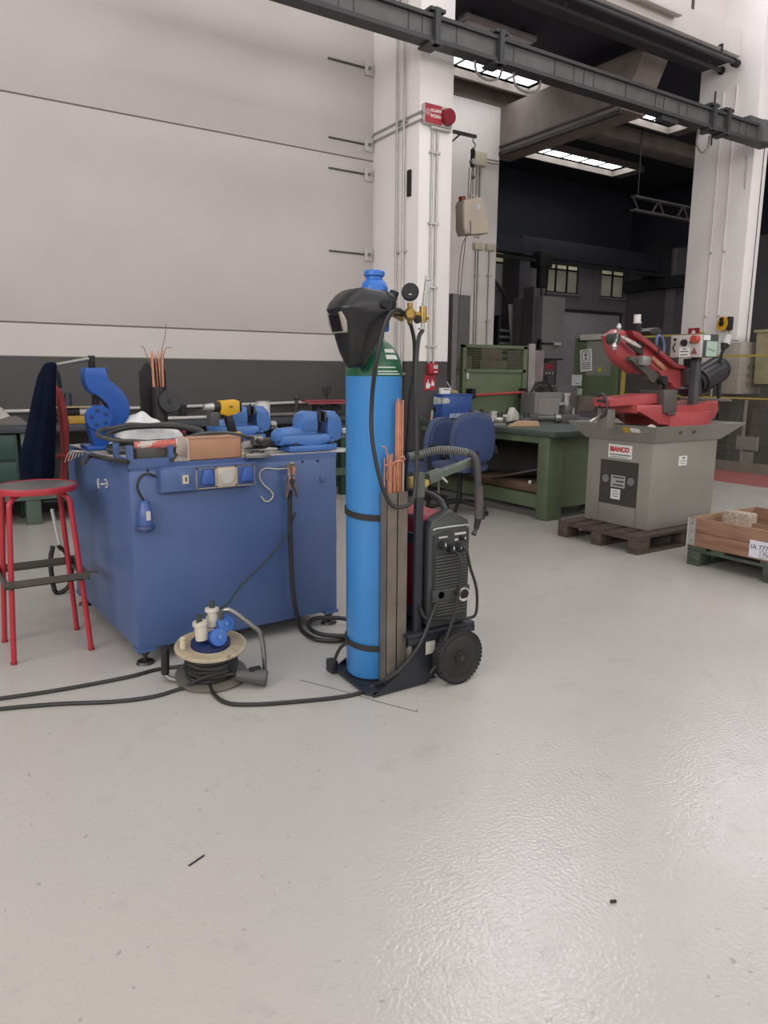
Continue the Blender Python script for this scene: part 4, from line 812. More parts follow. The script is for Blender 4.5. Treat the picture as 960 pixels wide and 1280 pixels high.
MB().mm((-.05, -.012, -.006), (.01, .012, .006), bev=.003).part('stem', cp, t); MB().tube([(-.05, .02, .03), (-.065, .0, .035), (-.065, 0, -.02), (-.055, .01, -.028)], .007, 7, 3).tube([(-.015, .0, .028), (.005, 0, .03), (.01, 0, -.02), (-.01, 0, -.03)], .007, 7, 3).part('prong', cp, t)

# ---- things on the bench top
def onb(px, py, z=BT): return Zp(px, py, z)
z = Vector((1.235, 4.19, BT))
t = T('rod_stand', 'black rod stand with tall rounded back and round disc holding copper rods', 'rod stand', z)
MB().prism([(-.075, 0), (.07, 0), (.07, .40), (.045, .445), (0, .46), (-.045, .44), (-.075, .39)], .05, FR((-.005, .055, 0), (1, 0, 0), (0, 0, 1)), bev=.01).part('back_shell', blackm, t)
m = MB(); m.cyl((.0, -.02, .02), (.0, -.02, .315), .038, n=18); m.part('rod_tube', mat('tube_dark', '393534', .5, .4), t)
dk = MB().lathe([(.01, -.018), (.062, -.016), (.066, -.008), (.066, .008), (.062, .016), (.02, .02)], 28, FR((.045, -.07, .235), (1, 0, 0), (.0, .25, 1))).part('disc', black, t); MB().cyl((.047, -.1, .24), (.047, -.085, .24), .014, n=12).part('disc_hub', steeld, dk)
MB().prism([(-.08, 0), (.15, 0), (.16, .02), (.14, .05), (.05, .06), (-.08, .03)], .14, FR((0, 0, 0), (1, 0, 0), (0, 0, 1)), bev=.01).part('base', blackm, t)
MB().cyl((.13, -.03, .04), (.13, -.03, .08), .012, n=10).part('knob', mat('knob_red', 'a33038', .4), t)
random.seed(5)
for k in range(8):
    h = random.uniform(.43, .52); MB().cyl((0, 0, 0), (random.uniform(-.012, .012), random.uniform(-.01, .01), h-.05), .0038, n=6).thing('welding_rod', copper, 'straight copper filler rod standing in the black rod stand', 'rod', z+Vector((random.uniform(-.026, .026), -.02+random.uniform(-.02, .02), .05)), group='copper rods in the bench rod stand')
for k, (p, lb) in enumerate((([(.01, 0, .1), (.02, 0, .45), (.05, 0, .58), (.062, 0, .66)], 'tallest thin wire rising from the black rod stand'), ([(-.01, 0, .1), (-.02, 0, .35), (-.045, 0, .46), (-.07, 0, .53), (-.085, 0, .53)], 'thin wire leaning left out of the black rod stand'), ([(.02, 0, .1), (.03, 0, .4), (.05, 0, .52), (.085, 0, .53)], 'thin wire bent over right from the black rod stand'), ([(-.01, 0, .2), (-.02, 0, .42), (-.02, 0, .5)], 'short thin wire at the left of the copper rods'))):
    MB().tube([Vector(q)-Vector(p[0]) for q in p], .0022, 5, 4).thing('wire', mat('wire_brown', '8a6b58', .4, .6), lb, 'wire', z+Vector(p[0])+Vector((0, -.02, 0)))
# white cloth
z = Vector((1.12, 4.06, BT)); random.seed(11)
ph = [random.uniform(0, 6) for _ in range(6)]
def cl(u, v):
    x, y = (u-.5)*.46, (v-.5)*.30; r2 = (2*x/.46)**2+(2*y/.30)**2; h = max(0, 1-r2)**.6
    return Vector((x, y, .004+.13*h*(1+.35*sin(9*u+ph[0]+4*v)*cos(7*v+ph[1]))+.012*sin(25*u+ph[2])*sin(19*v+ph[3])*min(1, h*2)+.012*h))
m = MB().surf(cl, 46, 34); m.surf(lambda u, v: Vector(((u-.5)*.46, (v-.5)*.30, .002)), 2, 2); m.thing('cloth', cloth, 'crumpled white cloth heap beside the blue press', 'cloth', z, radians(14), ang=1.2)
# coiled hoses
random.seed(21); z = Vector((1.10, 3.78, BT)); t = T('coiled_hose', 'big coil of dark hoses lying on the left of the bench top', 'hose', z)
for k in range(6):
    a0 = random.uniform(0, 6); rx, ry = .22+random.uniform(-.05, .05), .13+random.uniform(-.03, .02); cx, cy = random.uniform(-.03, .04), random.uniform(-.02, .03); zz = .012+k*.009
    m = MB().tube([(cx+rx*cos(a0+2*pi*i/16), cy+ry*sin(a0+2*pi*i/16), zz+.010*sin(3*i+k)*.4+(.035 if k > 3 else 0)*(1+sin(a0+2*pi*i/16))) for i in range(16)], .0105 if k % 2 else .0125, 8, 4, closed=True)
    m.part('loop', mat('hose_grey', '3f413f', .45, var=.12) if k % 2 else cable, t)
hose('loose_hose', [Yp(212, 566, 3.62), Yp(222, 555, 3.56), Yp(236, 547, 3.50), Yp(255, 542.5, 3.47), Yp(280, 541.5, 3.47), Yp(305, 545, 3.50), Yp(322, 552, 3.58), Yp(332, 556, 3.62)], .011, 'dark hose arching over behind the cardboard box', mat('hose_grey', '3f413f', .45))
hose('loose_hose', [Zp(260, 553, BT+.015), Zp(240, 556, BT+.02), Zp(225, 562, BT+.014), Zp(215, 575, BT+.014)], .010, 'second dark hose curling left of the cardboard box', cable)
hose('torch_lead', [Zp(104, 580, BT+.012), Zp(112, 570, BT+.02), Zp(128, 572, BT+.03), Zp(145, 575, BT+.02), Zp(160, 578, BT+.016)], .011, 'thick dark torch handle lying at the left bench edge', cable)
o = MB()
for k in range(6):
    a = Vector((.0, 0, 0)); o.tube([a, a+Vector((-.03-.01*k, .01*k-.02, .01)), a+Vector((-.05-.012*k, .02*k-.06, -.005-.008*k))], .0012, 4, 3)
o.thing('wire_tuft', cream, 'tuft of pale thin wires at the left bench edge', 'wire', Zp(112, 566, BT+.006))
# red and white tube packet on the coil, dark box in the holder, cardboard box
a, b = Zp(168, 558, BT+.075), Zp(220, 554, BT+.085); z = (a+b)/2; t = T('tube_packet', 'red and silver tube lying across the coiled hoses', 'tube', z)
MB().cyl((a-z)[:], (b-z)[:], .021, .019, n=16).part('tube', mat('tube_silver', 'b3aca6', .4, .1, var=.06, scale=6, wear='b5574f', wscale=14, wamt=.48), t); MB().cyl((b-z)[:], ((b-z)*1.06)[:], .023, n=16).part('cap', greyl, t)
t = T('dark_box', 'small dark grey box set in the blue bar holder', 'box', CM @ Vector((.095, .055, .926)), BRZ)
MB().mm((-.05, -.035, 0), (.085, .035, .062), bev=.002).part('body', mat('box_dark', '4a4643', .6), t); MB().mm((-.053, -.036, -.0), (-.05, .036, .062)).part('flap', mat('box_dark2', '2c2a29', .6), t)
bx0, bx1 = CI @ Zp(246, 580, BT), CI @ Zp(302, 578, BT)
t = T('cardboard_box', 'brown cardboard box on the front edge of the bench top', 'box', CM @ Vector((.285, .03, BT)), BRZ)
MB().mm((0, 0, .002), (.255, .15, .098), bev=.002).part('carton', card, t)
MB().mm((-.006, -.001, .0), (0, .15, .10)).part('end_flap', mat('card_white', 'c0b3a8', .8), t); MB().mm((.255, -.004, .0), (.258, .15, .10)).part('end_flap', mat('card_dark', '7d6350', .8), t)
MB().mm((0, -.001, .096), (.255, .04, .099)).part('top_flap', mat('card_dark2', '94705a', .85), t)
MB().mm((0, 0, 0), (.09, .16, .012)).thing('magazine', mat('print', 'a9a49c', .7, var=.5, scale=60), 'printed grey paper under the left end of the cardboard box', 'paper', CM @ Vector((.19, .03, BT)), BRZ)
# drill
z = Zp(285, 548, BT); z = Vector((1.60, 4.02, BT+.0)); t = T('cordless_drill', 'yellow and black cordless drill standing on its battery', 'drill', z, radians(4))
MB().mm((-.045, -.04, .0), (.05, .04, .05), bev=.006).part('battery', black, t); MB().mm((-.03, -.036, .05), (.045, .036, .062), bev=.004).part('battery_clip', yellowt, t)
MB().prism([(-.02, .06), (.03, .06), (.01, .12), (-.005, .17), (-.045, .17), (-.035, .12)], .036, FR((0, 0, 0), (1, 0, 0), (0, 0, 1)), bev=.008).part('grip', black, t)
MB().prism([(-.075, .165), (-.03, .15), (.02, .165), (.045, .175), (.045, .235), (.02, .245), (-.075, .24)], .062, FR((0, 0, 0), (1, 0, 0), (0, 0, 1)), bev=.012).part('body', yellowt, t)
MB().mm((.045, -.03, .175), (.055, .03, .235), bev=.005).part('motor_cap', black, t); MB().cyl((-.075, 0, .205), (-.11, 0, .205), .030, .027, n=18).part('clutch_ring', black, t)
MB().cyl((-.11, 0, .205), (-.165, 0, .205), .024, .017, n=16).part('chuck', galv, t); MB().mm((-.14, -.03, .10), (-.085, .03, .18), bev=.008).part('side_handle', mat('drill_grey', '4a4a4a', .5), t); MB().mm((-.055, -.012, .14), (-.04, .012, .16)).part('trigger', blackm, t)
text('18V', .018, blackm, t, FR((-.03, -.033, .2), (1, 0, 0), (0, 0, 1)))
# angle grinder
a, b = Zp(317, 553, BT+.05), Zp(361, 553, BT+.04); z = a.lerp(b, .4); z.z = BT; d_ = (b-a).normalized(); t = T('angle_grinder', 'grey angle grinder lying on the bench between box and vise', 'grinder', z, atan2(d_.y, d_.x))
gl = hypot(b.x-a.x, b.y-a.y)
MB().cyl((-.04, 0, .05), (gl*.6, 0, .035), .024, .028, n=16).part('handle', mat('grinder_dark', '3c3b38', .5), t); MB().mm((-.09, -.03, .03), (-.03, .03, .085), bev=.012).part('gear_head', steel, t)
MB().lathe([(.02, .005), (.058, .008), (.060, .012), (.02, .016)], 26, TR((-.07, 0, .012))).part('disc', steeld, t); MB().prism([(.07*cos(a_), .07*sin(a_)) for a_ in [radians(20+k*16) for k in range(11)]]+[(0, 0)], .02, TR((-.07, 0, .024), rz=radians(0)), bev=.002).part('guard', galv, t)
MB().cyl((-.07, -.02, .06), (-.08, -.12, .055), .014, .017, n=12).part('side_grip', steeld, t)
t = T('steel_block', 'small drilled steel clamp block beside the cardboard box', 'block', Zp(322, 572, BT), radians(-14))
MB().mm((-.06, -.025, 0), (.06, .025, .022), bev=.003).part('plate', steel, t)
for dx in (-.03, .02): MB().cyl((dx, 0, .022), (dx, 0, .034), .01, n=6).part('bolt', steeld, t)
MB().mm((-.2, -.12, 0), (.2, .12, .004)).thing('newspaper', mat('news', 'c3c0ba', .8, var=.15, scale=30), 'flat pale paper sheet lying by the right vise', 'paper', CM @ Vector((.70, .26, BT)), radians(9))

def vise(z, rz, sc, label):
    t = T('bench_vise', label, 'vise', z, rz); t.scale = (sc, sc, sc)
    MB().prism([(-.13, -.06), (-.02, -.09), (.12, -.085), (.17, -.05), (.17, .05), (.12, .085), (-.02, .09), (-.13, .06)], .03, TR((0, 0, .0151)), bev=.006).part('base', bluev, t)
    MB().prism([(-.17, .035), (-.05, .035), (.0, .028), (.155, .028), (.16, .075), (.12, .085), (-.17, .085)], .10, FR((0, 0, 0), (1, 0, 0), (0, 0, 1)), bev=.012).part('body', bluev, t)
    MB().prism([(-.19, .075), (-.185, .055), (.06, .06), (.06, .115), (-.02, .125), (-.165, .118), (-.185, .1)], .085, FR((0, 0, 0), (1, 0, 0), (0, 0, 1)), bev=.02).part('slide', bluev, t)
    MB().prism([(-.05, .1), (.055, .1), (.055, .195), (.04, .20), (.0, .205), (-.035, .19), (-.05, .15)], .10, FR((.0, 0, 0), (1, 0, 0), (0, 0, 1)), bev=.015).part('rear_jaw', bluev, t)
    MB().prism([(.11, .03), (.20, .05), (.215, .10), (.20, .165), (.165, .20), (.10, .202), (.10, .165), (.125, .12)], .10, FR((0, 0, 0), (1, 0, 0), (0, 0, 1)), bev=.015).part('front_jaw', bluev, t)
    MB().mm((.055, -.052, .15), (.066, .052, .20)).part('jaw_plate', steeld, t); MB().mm((.09, -.052, .15), (.101, .052, .20)).part('jaw_plate', steeld, t)
    MB().cyl((.06, 0, .075), (.27, 0, .08), .016, n=12).cyl((.225, 0, .08), (.265, 0, .08), .026, n=14).part('screw', steel, t); MB().cyl((.245, -.085, .05), (.245, .085, .11), .008, n=8).ball((.245, -.085, .05), .014).ball((.245, .085, .11), .014).part('handle', steel, t)
    for x, y in ((-.09, -.05), (-.09, .05), (.12, -.06)): MB().cyl((x, y, .03), (x, y, .045), .012, n=6).part('bolt', steeld, t)
    MB().cyl((.08, .0, .1), (.078, -.03, .215), .012, .006, n=8).part('punch', blackm, t)
    return t
vise(CM @ Vector((.965, .165, BT)), radians(6), 1.0, 'front blue bench vise at the right front corner of the cabinet')
MB().lathe([(.06, -.012), (.085, -.01), (.085, 0), (.02, 0)], 24).thing('swivel_plate', greyl, 'round pale swivel plate under the front vise, past the bench edge', 'plate', CM @ Vector((1.13, .16, BT-.002)))
vise(CM @ Vector((.93, .93, BT)), radians(4), .98, 'rear blue bench vise at the back right corner of the cabinet')
# ------------------------------------------------------------------ cable reel and leads on the floor
RC = Vector((1.04, 2.935, .0)); t = T('cable_reel', 'dirty cream cable reel with black lead and blue sockets on a steel frame', 'cable reel', RC)
RMx = TR((0, 0, .026), rx=radians(7), ry=radians(-2))
fl = mat('reel_cream', 'a59881', .6, var=.22, scale=12, wear='6e6455', wscale=10, wamt=.6)
MB().lathe([(.02, -.004), (.148, -.004), (.154, .0), (.154, .006), (.148, .009), (.02, .006)], 44, RMx).part('lower_flange', mat('reel_metal', '6f6a62', .5, .3, var=.2), t)
u_ = RMx @ Matrix.Translation((0, 0, .13))
MB().lathe([(.02, 0), (.145, 0), (.152, .005), (.152, .012), (.145, .015), (.02, .012)], 44, u_).part('upper_flange', fl, t, 'ribbed cream upper flange')
for r in (.095, .108, .121, .134): MB().lathe([(r, .011), (r, .0175), (r+.005, .0175), (r+.005, .011)], 44, u_).part('rib', fl, t)
MB().lathe([(.07, .0), (.07, .13)], 24, RMx).part('drum', blackm, t)
random.seed(2); m = MB(); pts = []
for k in range(15*12):
    a = 2*pi*k/12; zz = .018+.10*abs(((k/12*.22) % 2)-1); pts.append((RMx @ Vector(((.098+.012*random.random())*cos(a), (.098+.012*random.random())*sin(a), zz))))
m.tube(pts, .0085, 6, 2); m.part('wound_lead', cable, t)
MB().lathe([(.02, .012), (.085, .012), (.082, .03), (.06, .038), (.02, .04)], 28, u_).part('socket_dome', mat('reel_blue', '1f2c56', .4), t, 'dark blue socket dome')
def sock(dx, dy, dz, ax, nm):
    M = u_ @ FR((dx, dy, dz), *ax)
    b = MB().cyl((0, 0, -.03), (0, 0, .03), .030, n=20, M=M).part('socket', mat('reel_sock', '1e4284', .4), t)
    MB().lathe([(.036, .022), (.039, .03), (.036, .04), (.012, .042)], 24, M).part('socket_cap', mat('reel_cap', '2a5fae', .38), b); MB().cyl((0, 0, .04), (0, 0, .05), .009, n=10, M=M).part('cap_knob', mat('reel_cap2', '4a78b8', .4), b)
sock(.005, -.045, .065, ((1, .1, 0), (.2, .5, 1)), 'a'); sock(.062, .02, .085, ((1, .1, 0), (0, .5, 1)), 'b')
pm = mat('plug_white', 'c2bcae', .5, var=.1, scale=20)
for (x, y, zz), ax, lb in (((-.045, -.01, .10), (-.1, .05, 1), 'left white plug inserted in the reel socket, thin lead on top'), ((.025, .04, .125), (.05, .1, 1), 'right white plug inserted at the back of the reel')):
    p = t.location + (u_ @ Vector((x, y, zz))); pt = T('plug', lb, 'plug', p)
    M = FR((0, 0, 0), Vector((1, 0, 0)), Vector(ax).cross(Vector((1, 0, 0))))
    z_ = Vector(ax).normalized()
    MB().cyl((z_*-.045)[:], (z_*.02)[:], .028, .026, n=16).part('body', pm, pt); MB().cyl((z_*.02)[:], (z_*.035)[:], .032, .03, n=16).part('collar', pm, pt); MB().cyl((z_*.03)[:], (z_*.065)[:], .013, .009, n=10).part('cord_guard', mat('guard_green', '2c3a2c', .6), pt)
MB().cyl((0, 0, 0), (0, 0, .05), .014, .012, n=12, M=u_ @ Matrix.Translation((-.115, .02, .012))).part('crank_knob', cream, t)
ft = mat('reel_tube', '8a8884', .32, .85)
fr_ = [Vector(p)-RC for p in [(.868, 3.02, .125), (.864, 3.02, .04), (.885, 2.99, .016), (.95, 2.94, .012), (1.03, 2.90, .012), (1.12, 2.85, .014), (1.19, 2.805, .016), (1.222, 2.79, .03), (1.225, 2.79, .12), (1.215, 2.797, .215), (1.19, 2.81, .25), (1.12, 2.855, .315), (1.092, 2.875, .325), (1.08, 2.895, .30), (1.085, 2.93, .20), (1.09, 2.95, .165)]]
MB().tube(fr_, .0105, 10, 6).part('frame', ft, t); MB().cyl((Vector((.869, 3.02, .15))-RC)[:], (Vector((.864, 3.02, .035))-RC)[:], .018, .017, n=14).part('grip', rubber, t)
MB().tube([Vector(p)-RC for p in [(1.09, 2.95, .165), (1.06, 2.95, .16), (1.04, 2.94, .15)]], .01, 8, 2).part('axle', ft, t)
pz = Vector((1.215, 2.80, .07)); pz = Zp(318, 846, .045); t2 = T('cable_plug', 'grey industrial plug lying beside the reel frame', 'plug', pz)
d_ = Vector((.82, -.5, -.12)).normalized()
MB().cyl((d_*-.075)[:], (d_*.0)[:], .025, .032, n=16).part('body', mat('plug_grey', '4c4b4a', .5), t2); MB().cyl((d_*.0)[:], (d_*.05)[:], .034, .036, n=16).part('collar', mat('plug_grey', '4c4b4a', .5), t2); MB().mm((-.02, -.01, .025), (.03, .015, .042), bev=.004).part('latch', blackm, t2); MB().cyl((d_*.05)[:], (d_*.054)[:], .03, n=16).part('face', steeld, t2)
def lead(name, P, label, r=.0085):
    return hose(name, P, r, label, cable, 'cable', 8)
lead('floor_lead', [Zp(-60, 881, .009), Zp(0, 873, .009), Zp(60, 864.5, .009), Zp(120, 854, .009), Zp(165, 845, .009), Zp(195, 837, .009), Zp(225, 833, .012), Zp(250, 829, .06), Vector((1.04, 3.04, .09))], 'upper of two black leads running left along the floor from the reel')
lead('floor_lead', [Zp(-60, 893, .009), Zp(0, 886, .009), Zp(70, 880, .009), Zp(140, 877, .009), Zp(190, 871, .009), Zp(225, 861, .009), Zp(252, 848, .055), Zp(272, 842, .07), Zp(285, 838, .075)], 'lower of two black leads running left along the floor from the reel')
lead('trolley_lead', [Zp(308, 843, .05), Zp(295, 842, .055), Zp(275, 845, .05), Zp(263, 855, .02), Zp(268, 868, .009), Zp(285, 879, .009), Zp(320, 880.5, .009), Zp(370, 877, .009), Zp(420, 872, .009), Zp(447, 867, .009), Zp(466, 858, .02), Yp(485, 848, 2.385), Yp(505, 832, 2.385), Yp(525, 805, 2.38), Yp(540, 770, 2.375), Yp(546, 755, 2.37)], 'black lead crossing the floor from the reel plug up to the welder')
MB().cyl((0, 0, 0), (.05, .02, .0), .0025, n=5).thing('wire_bit', ink, 'tiny dark scrap of wire lying on the open floor at the left', 'scrap', Zp(236, 1082, .003))
MB().cyl((0, 0, 0), (.014, -.006, .0), .004, n=6).thing('metal_bit', ink, 'tiny black metal scrap lying on the open floor at the right', 'scrap', Zp(763, 1127, .0045))

# ------------------------------------------------------------------ red stool
t = T('stool', 'tall red tubular steel stool with a worn grey round seat', 'stool', (.508, 3.745, 0))
MB().lathe([(.01, .775), (.17, .775), (.178, .78), (.18, .788), (.176, .793), (.01, .793)], 44).part('seat', mat('seat_grey', '5b5a5a', .55, var=.25, scale=7, wear='8d8b88', wscale=8, wamt=.62), t, 'worn dark grey seat')
MB().lathe([(.17, .768), (.184, .768), (.187, .78), (.184, .795), (.178, .797), (.178, .772)], 44).part('rim', red, t)
for sx, sy in ((-1, -1), (1, -1), (1, 1), (-1, 1)):
    lg_ = MB().tube([(sx*.168, sy*.168, 0), (sx*.155, sy*.155, .25), (sx*.130, sy*.130, .68), (sx*.122, sy*.122, .735), (sx*.095, sy*.10, .76), (sx*.05, sy*.06, .766)], .0125, 10, 5).part('leg', red, t)
    MB().cyl((sx*.168, sy*.168, 0), (sx*.1675, sy*.1675, .012), .0145, n=10).part('foot_cap', reddark, lg_)
fb = mat('foot_bar', '55514b', .45, .4, var=.15)
e = .163
for M_, o_ in ((TR(), 0), (TR(rz=pi/2), 1), (TR(rz=pi), 0), (TR(rz=-pi/2), 1)):
    MB().mm((-e-.02, -e-.016, .355+.0*o_), (e+.02, -e-.011, .39), M_).mm((-e-.02, -e-.016, .355), (e+.02, -e+.01, .359), M_).part('foot_bar', fb, t)
    MB().prism([(e+.0, -e-.016), (e+.055, -e-.03), (e+.06, -e+.01), (e+.0, -e+.02)], .003, M_ @ TR((0, 0, .384))).part('foot_tab', fb, t)

# ------------------------------------------------------------------ long far bench along the wall
t = T('long_bench', 'long dark green workbench against the grey dado wall', 'workbench', (-1.5, 6.87, 0))
MB().mm((0, 0, .80), (5.75, .56, .86), bev=.008).part('worktop', mat('bench_dark_top', '34383f', .6, var=.2, scale=6), t)
for x in (.05, 2.36, 4.0, 5.5):
    for y in (.04, .42): MB().mm((x, y, 0), (x+.12, y+.09, .80), bev=.006).part('leg', greend if y > .2 or x > 3 else mat('leg_green', '4f5c52', .5), t)
for x in (.2, 1.35):
    c_ = MB().mm((x, .02, .34), (x+.98, .5, .79), bev=.006).part('drawer_unit', greend, t)
    for k in range(2): MB().mm((x+.02, .005, .36+k*.22), (x+.96, .022, .56+k*.22), bev=.004).part('drawer', mat('drawer_green', '27403a', .5, var=.06), c_)
MB().mm((.05, .03, .22), (5.6, .07, .30)).part('rail', mat('leg_green', '4f5c52', .5), t); MB().mm((2.5, .08, .18), (5.5, .5, .2)).part('lower_shelf', greend, t)
for i, (x, lb) in enumerate(((3.0, 'grey steel bin under the long far bench behind the cabinet'),)): MB().mm((0, 0, 0), (.5, .3, .3), bev=.01).thing('bin', greydk, lb, 'bin', (x, 6.98, .2))
BZ = .86
def fb_(px, y=7.1): p = Yp(px, 520, y); return p.x
p = Zp(363, 527, BZ); t = T('paint_can', 'white paint can with a red diamond label on the far bench', 'can', (p.x, max(p.y, 6.98), BZ))
MB().cyl((0, 0, 0), (0, 0, .165), .072, n=26).part('can', mat('can_white', 'cfcbc8', .45), t); MB().lathe([(.068, .16), (.076, .163), (.076, .172), (.066, .172)], 26).part('rim', galv, t); MB().lathe([(.001, .166), (.066, .166)], 24).part('lid', steel, t)
n_ = Vector((-.55, -.83, 0)); M = FR(n_*.0732+Vector((-.005, .0, .07)), (.83, -.55, 0), (0, 0, 1)); MB().prism([(-.026, 0), (0, -.026), (.026, 0), (0, .026)], .002, M).part('diamond_label', mat('lab_red', 'b3303a', .6), t); MB().tube([(.07, .02, .15), (.0, -.075, .09), (-.07, -.02, .15)], .003, 5, 6).part('bail', steel, t)
p = Zp(400, 527, BZ); t = T('tool_stand', 'red topped black tool stand on the far bench beside the paint can', 'tool stand', (3.86, 7.05, BZ))
MB().prism([(-.26, -.10), (.26, -.10), (.30, .1), (-.22, .1)], .02, TR((0, 0, .16)), bev=.004).mm((-.24, -.1, .13), (.28, -.095, .16)).part('tray', mat('tray_red', '8d3b42', .5), t)
for x in (-.12, .1): MB().mm((x, -.04, 0), (x+.05, .04, .15)).part('leg', blackm, t)
MB().mm((-.18, -.06, 0), (.2, .06, .02)).mm((-.05, -.03, .06), (.2, .03, .11)).part('base', blackm, t)
t = T('snips', 'black scissor-handled snips standing up behind the red tray', 'snips', (3.98, 7.2, BZ+.0))
MB().cyl((0, 0, .0), (0, 0, .22), .012, n=8).tube([(0, 0, .2), (-.04, 0, .25), (-.045, 0, .29), (-.015, 0, .29), (0, 0, .22)], .008, 6, 5).tube([(0, 0, .2), (.04, 0, .26), (.05, 0, .30), (.02, 0, .30), (0, 0, .22)], .008, 6, 5).part('handles', blackm, t)
MB().cyl((0, 0, 0), (.001, 0, .17), .03, .02, n=10).ball((0, 0, .19), .03).thing('glue_bottle', mat('bottle_dark', '3a3836', .5), 'dark squat bottle behind the left end of the red tray', 'bottle', (3.62, 7.22, BZ))
for i, (x, y, l, r, m_, lb) in enumerate(((2.9, 7.08, .9, .022, mat('bar_grey', '6b6862', .45, .3), 'long grey round bar lying on the far bench below the can'), (2.95, 7.16, 1.0, .018, steeld, 'darker round bar lying behind the grey bar on the far bench'), (2.05, 7.0, .55, .02, galv, 'pale round bar on the far bench left of the rear vise'))):
    MB().cyl((0, 0, 0), (l, .03, 0), r, n=12).thing('steel_bar', m_, lb, 'bar', (x, y, BZ+r))
MB().cyl((0, 0, 0), (.03, 0, 0), .02, n=14).thing('cap_nut', galv, 'round pale cap on the end of the grey bar', 'cap', (2.865, 7.08, BZ+.022))
t = T('wire_rack', 'thin black wire rack standing on the far bench left of the drill', 'rack', (2.05, 7.2, BZ))
MB().tube([(0, 0, 0), (0, 0, .16), (.3, 0, .14), (.3, 0, 0)], .006, 6, 1).tube([(.05, -.08, .06), (.25, -.08, .05), (.45, -.08, .1)], .006, 6, 3).mm((.28, -.05, 0), (.34, .05, .14)).part('frame', blackm, t)
t = T('cutting_tool', 'yellow tool case with a black and white roll on top on the far bench', 'tool case', (1.36, 7.0, BZ))
MB().mm((-.16, -.08, 0), (.22, .08, .07), bev=.008).part('case', mat('case_yellow', '9a7726', .55, var=.15), t); MB().cyl((-.2, 0, .105), (.0, 0, .105), .035, n=16).part('roll_end', blackm, t); MB().cyl((.0, 0, .105), (.18, 0, .105), .034, n=16).part('roll', mat('roll_white', 'b5b1ad', .6), t); MB().mm((-.2, -.06, .14), (.24, .06, .15)).part('strip', mat('strip_tan', '9c8f68', .7), t)
t = T('hand_tool', 'dark tool with an upright blue-black handle behind the coat', 'tool', (1.33, 7.3, BZ))
MB().mm((-.12, -.03, 0), (.16, .03, .05), bev=.01).part('body', blackm, t); MB().cyl((.0, 0, .05), (.0, 0, .26), .036, .03, n=12).part('handle', mat('handle_navy', '262a3c', .5), t); MB().tube([(-.0, 0, .26), (-.1, 0, .16), (-.16, 0, .02)], .005, 5, 4).part('lead', blackm, t)
random.seed(31)
def crumple(nm, z, sx, sy, h, m_, lb, cat, seed):
    random.seed(seed); ph = [random.uniform(0, 6) for _ in range(4)]
    def f_(u, v):
        x, y = (u-.5)*2, (v-.5)*2; k = max(0, 1-max(abs(x), abs(y))**2.2)
        return Vector((x*sx/2, y*sy/2, .002+h*k*(.6+.25*sin(6*u+ph[0]+3*v)+.2*sin(11*v+ph[1]))))
    m = MB().surf(f_, 22, 18); m.surf(lambda u, v: Vector(((u-.5)*sx, (v-.5)*sy, .001)), 2, 2); return m.thing(nm, m_, lb, cat, z, ang=1.)
crumple('rag', (.78, 7.1, BZ), .36, .3, .09, mat('rag_grey', '5b5855', .9), 'crumpled grey rag on the left end of the far bench', 'rag', 3)
crumple('paper_pile', (.72, 7.28, BZ), .28, .2, .16, mat('paper_grey', 'a19d97', .85), 'pale crumpled paper behind the grey rag', 'paper', 8)
t = T('bracket_arm', 'white flat bar leaning with a dark loop beside the cabinet left side', 'bar', (.73, 4.62, 0))
MB().tube([(-.02, 0, .52), (.0, 0, .36), (.03, 0, .2)], .01, 6, 3).part('bar', cp, t); MB().tube([(-.03, 0, .30), (-.05, 0, .2), (-.04, 0, .03), (0, 0, .014), (.05, 0, .06), (.06, 0, .2), (.0, 0, .3)], .014, 8, 4).part('loop', rubber, t)
# ------------------------------------------------------------------ green workbench in the middle and its surroundings
t = T('green_workbench', 'dark green steel workbench with open shelf, left of the saw', 'workbench', (4.85, 4.68, 0))
BL, BW, BH = 2.35, 2.0, .82
MB().mm((-.02, -.08, .765), (BW, BL, BH), bev=.006).part('worktop', mat('green_top', '3f4841', .5, var=.2, scale=7, wear='6c6a62', wscale=6, wamt=.6), t)
MB().mm((.01, .01, .70), (BW-.06, .04, .764)).mm((.01, .01, .70), (.04, BL-.06, .764)).mm((.01, .02, .10), (.05, BL-.11, .22)).part('frame', green, t)
for x, y in ((0, 0), (BW-.25, 0), (0, BL-.2), (BW-.25, BL-.2)): MB().mm((x, y, 0), (x+.2, y+.14, .765), bev=.01).part('leg', green, t)
MB().mm((.19, .015, .11), (BW-.24, .03, .705)).part('side_panel', green, t); MB().mm((.2, .03, .18), (1.0, BL-.1, .2)).part('shelf', mat('shelf_brown', '4a413a', .8), t); MB().mm((1.0, .03, .1), (1.02, BL-.1, .75)).mm((.05, BL-.08, .1), (1.0, BL-.06, .75)).part('back_panel', greydk, t)
t = T('packing_board', 'brown slab of packing board lying on the bench shelf', 'board', (5.0, 5.3, .2)); MB().mm((0, -.42, 0), (.5, .5, .10), bev=.03).part('board', mat('board_brown', '6d5746', .9), t)
MB().mm((-.28, -.36, -.006), (.28, .36, .006)).thing('metal_sheet', mat('sheet_grey', '66615d', .5, .3), 'grey metal sheet resting on the brown slab on the bench shelf', 'sheet', (5.22, 5.2, .345)).rotation_euler = (radians(-14), radians(6), 0)
MB().ball((0, 0, 0), .018).thing('foam_bit', paper, 'small white blob on the grey sheet in the bench shelf', 'scrap', (4.97, 5.02, .31))
t = T('cable_bundle', 'coil of grey cable on the floor under the right end of the green bench', 'cable', (5.65, 4.80, 0))
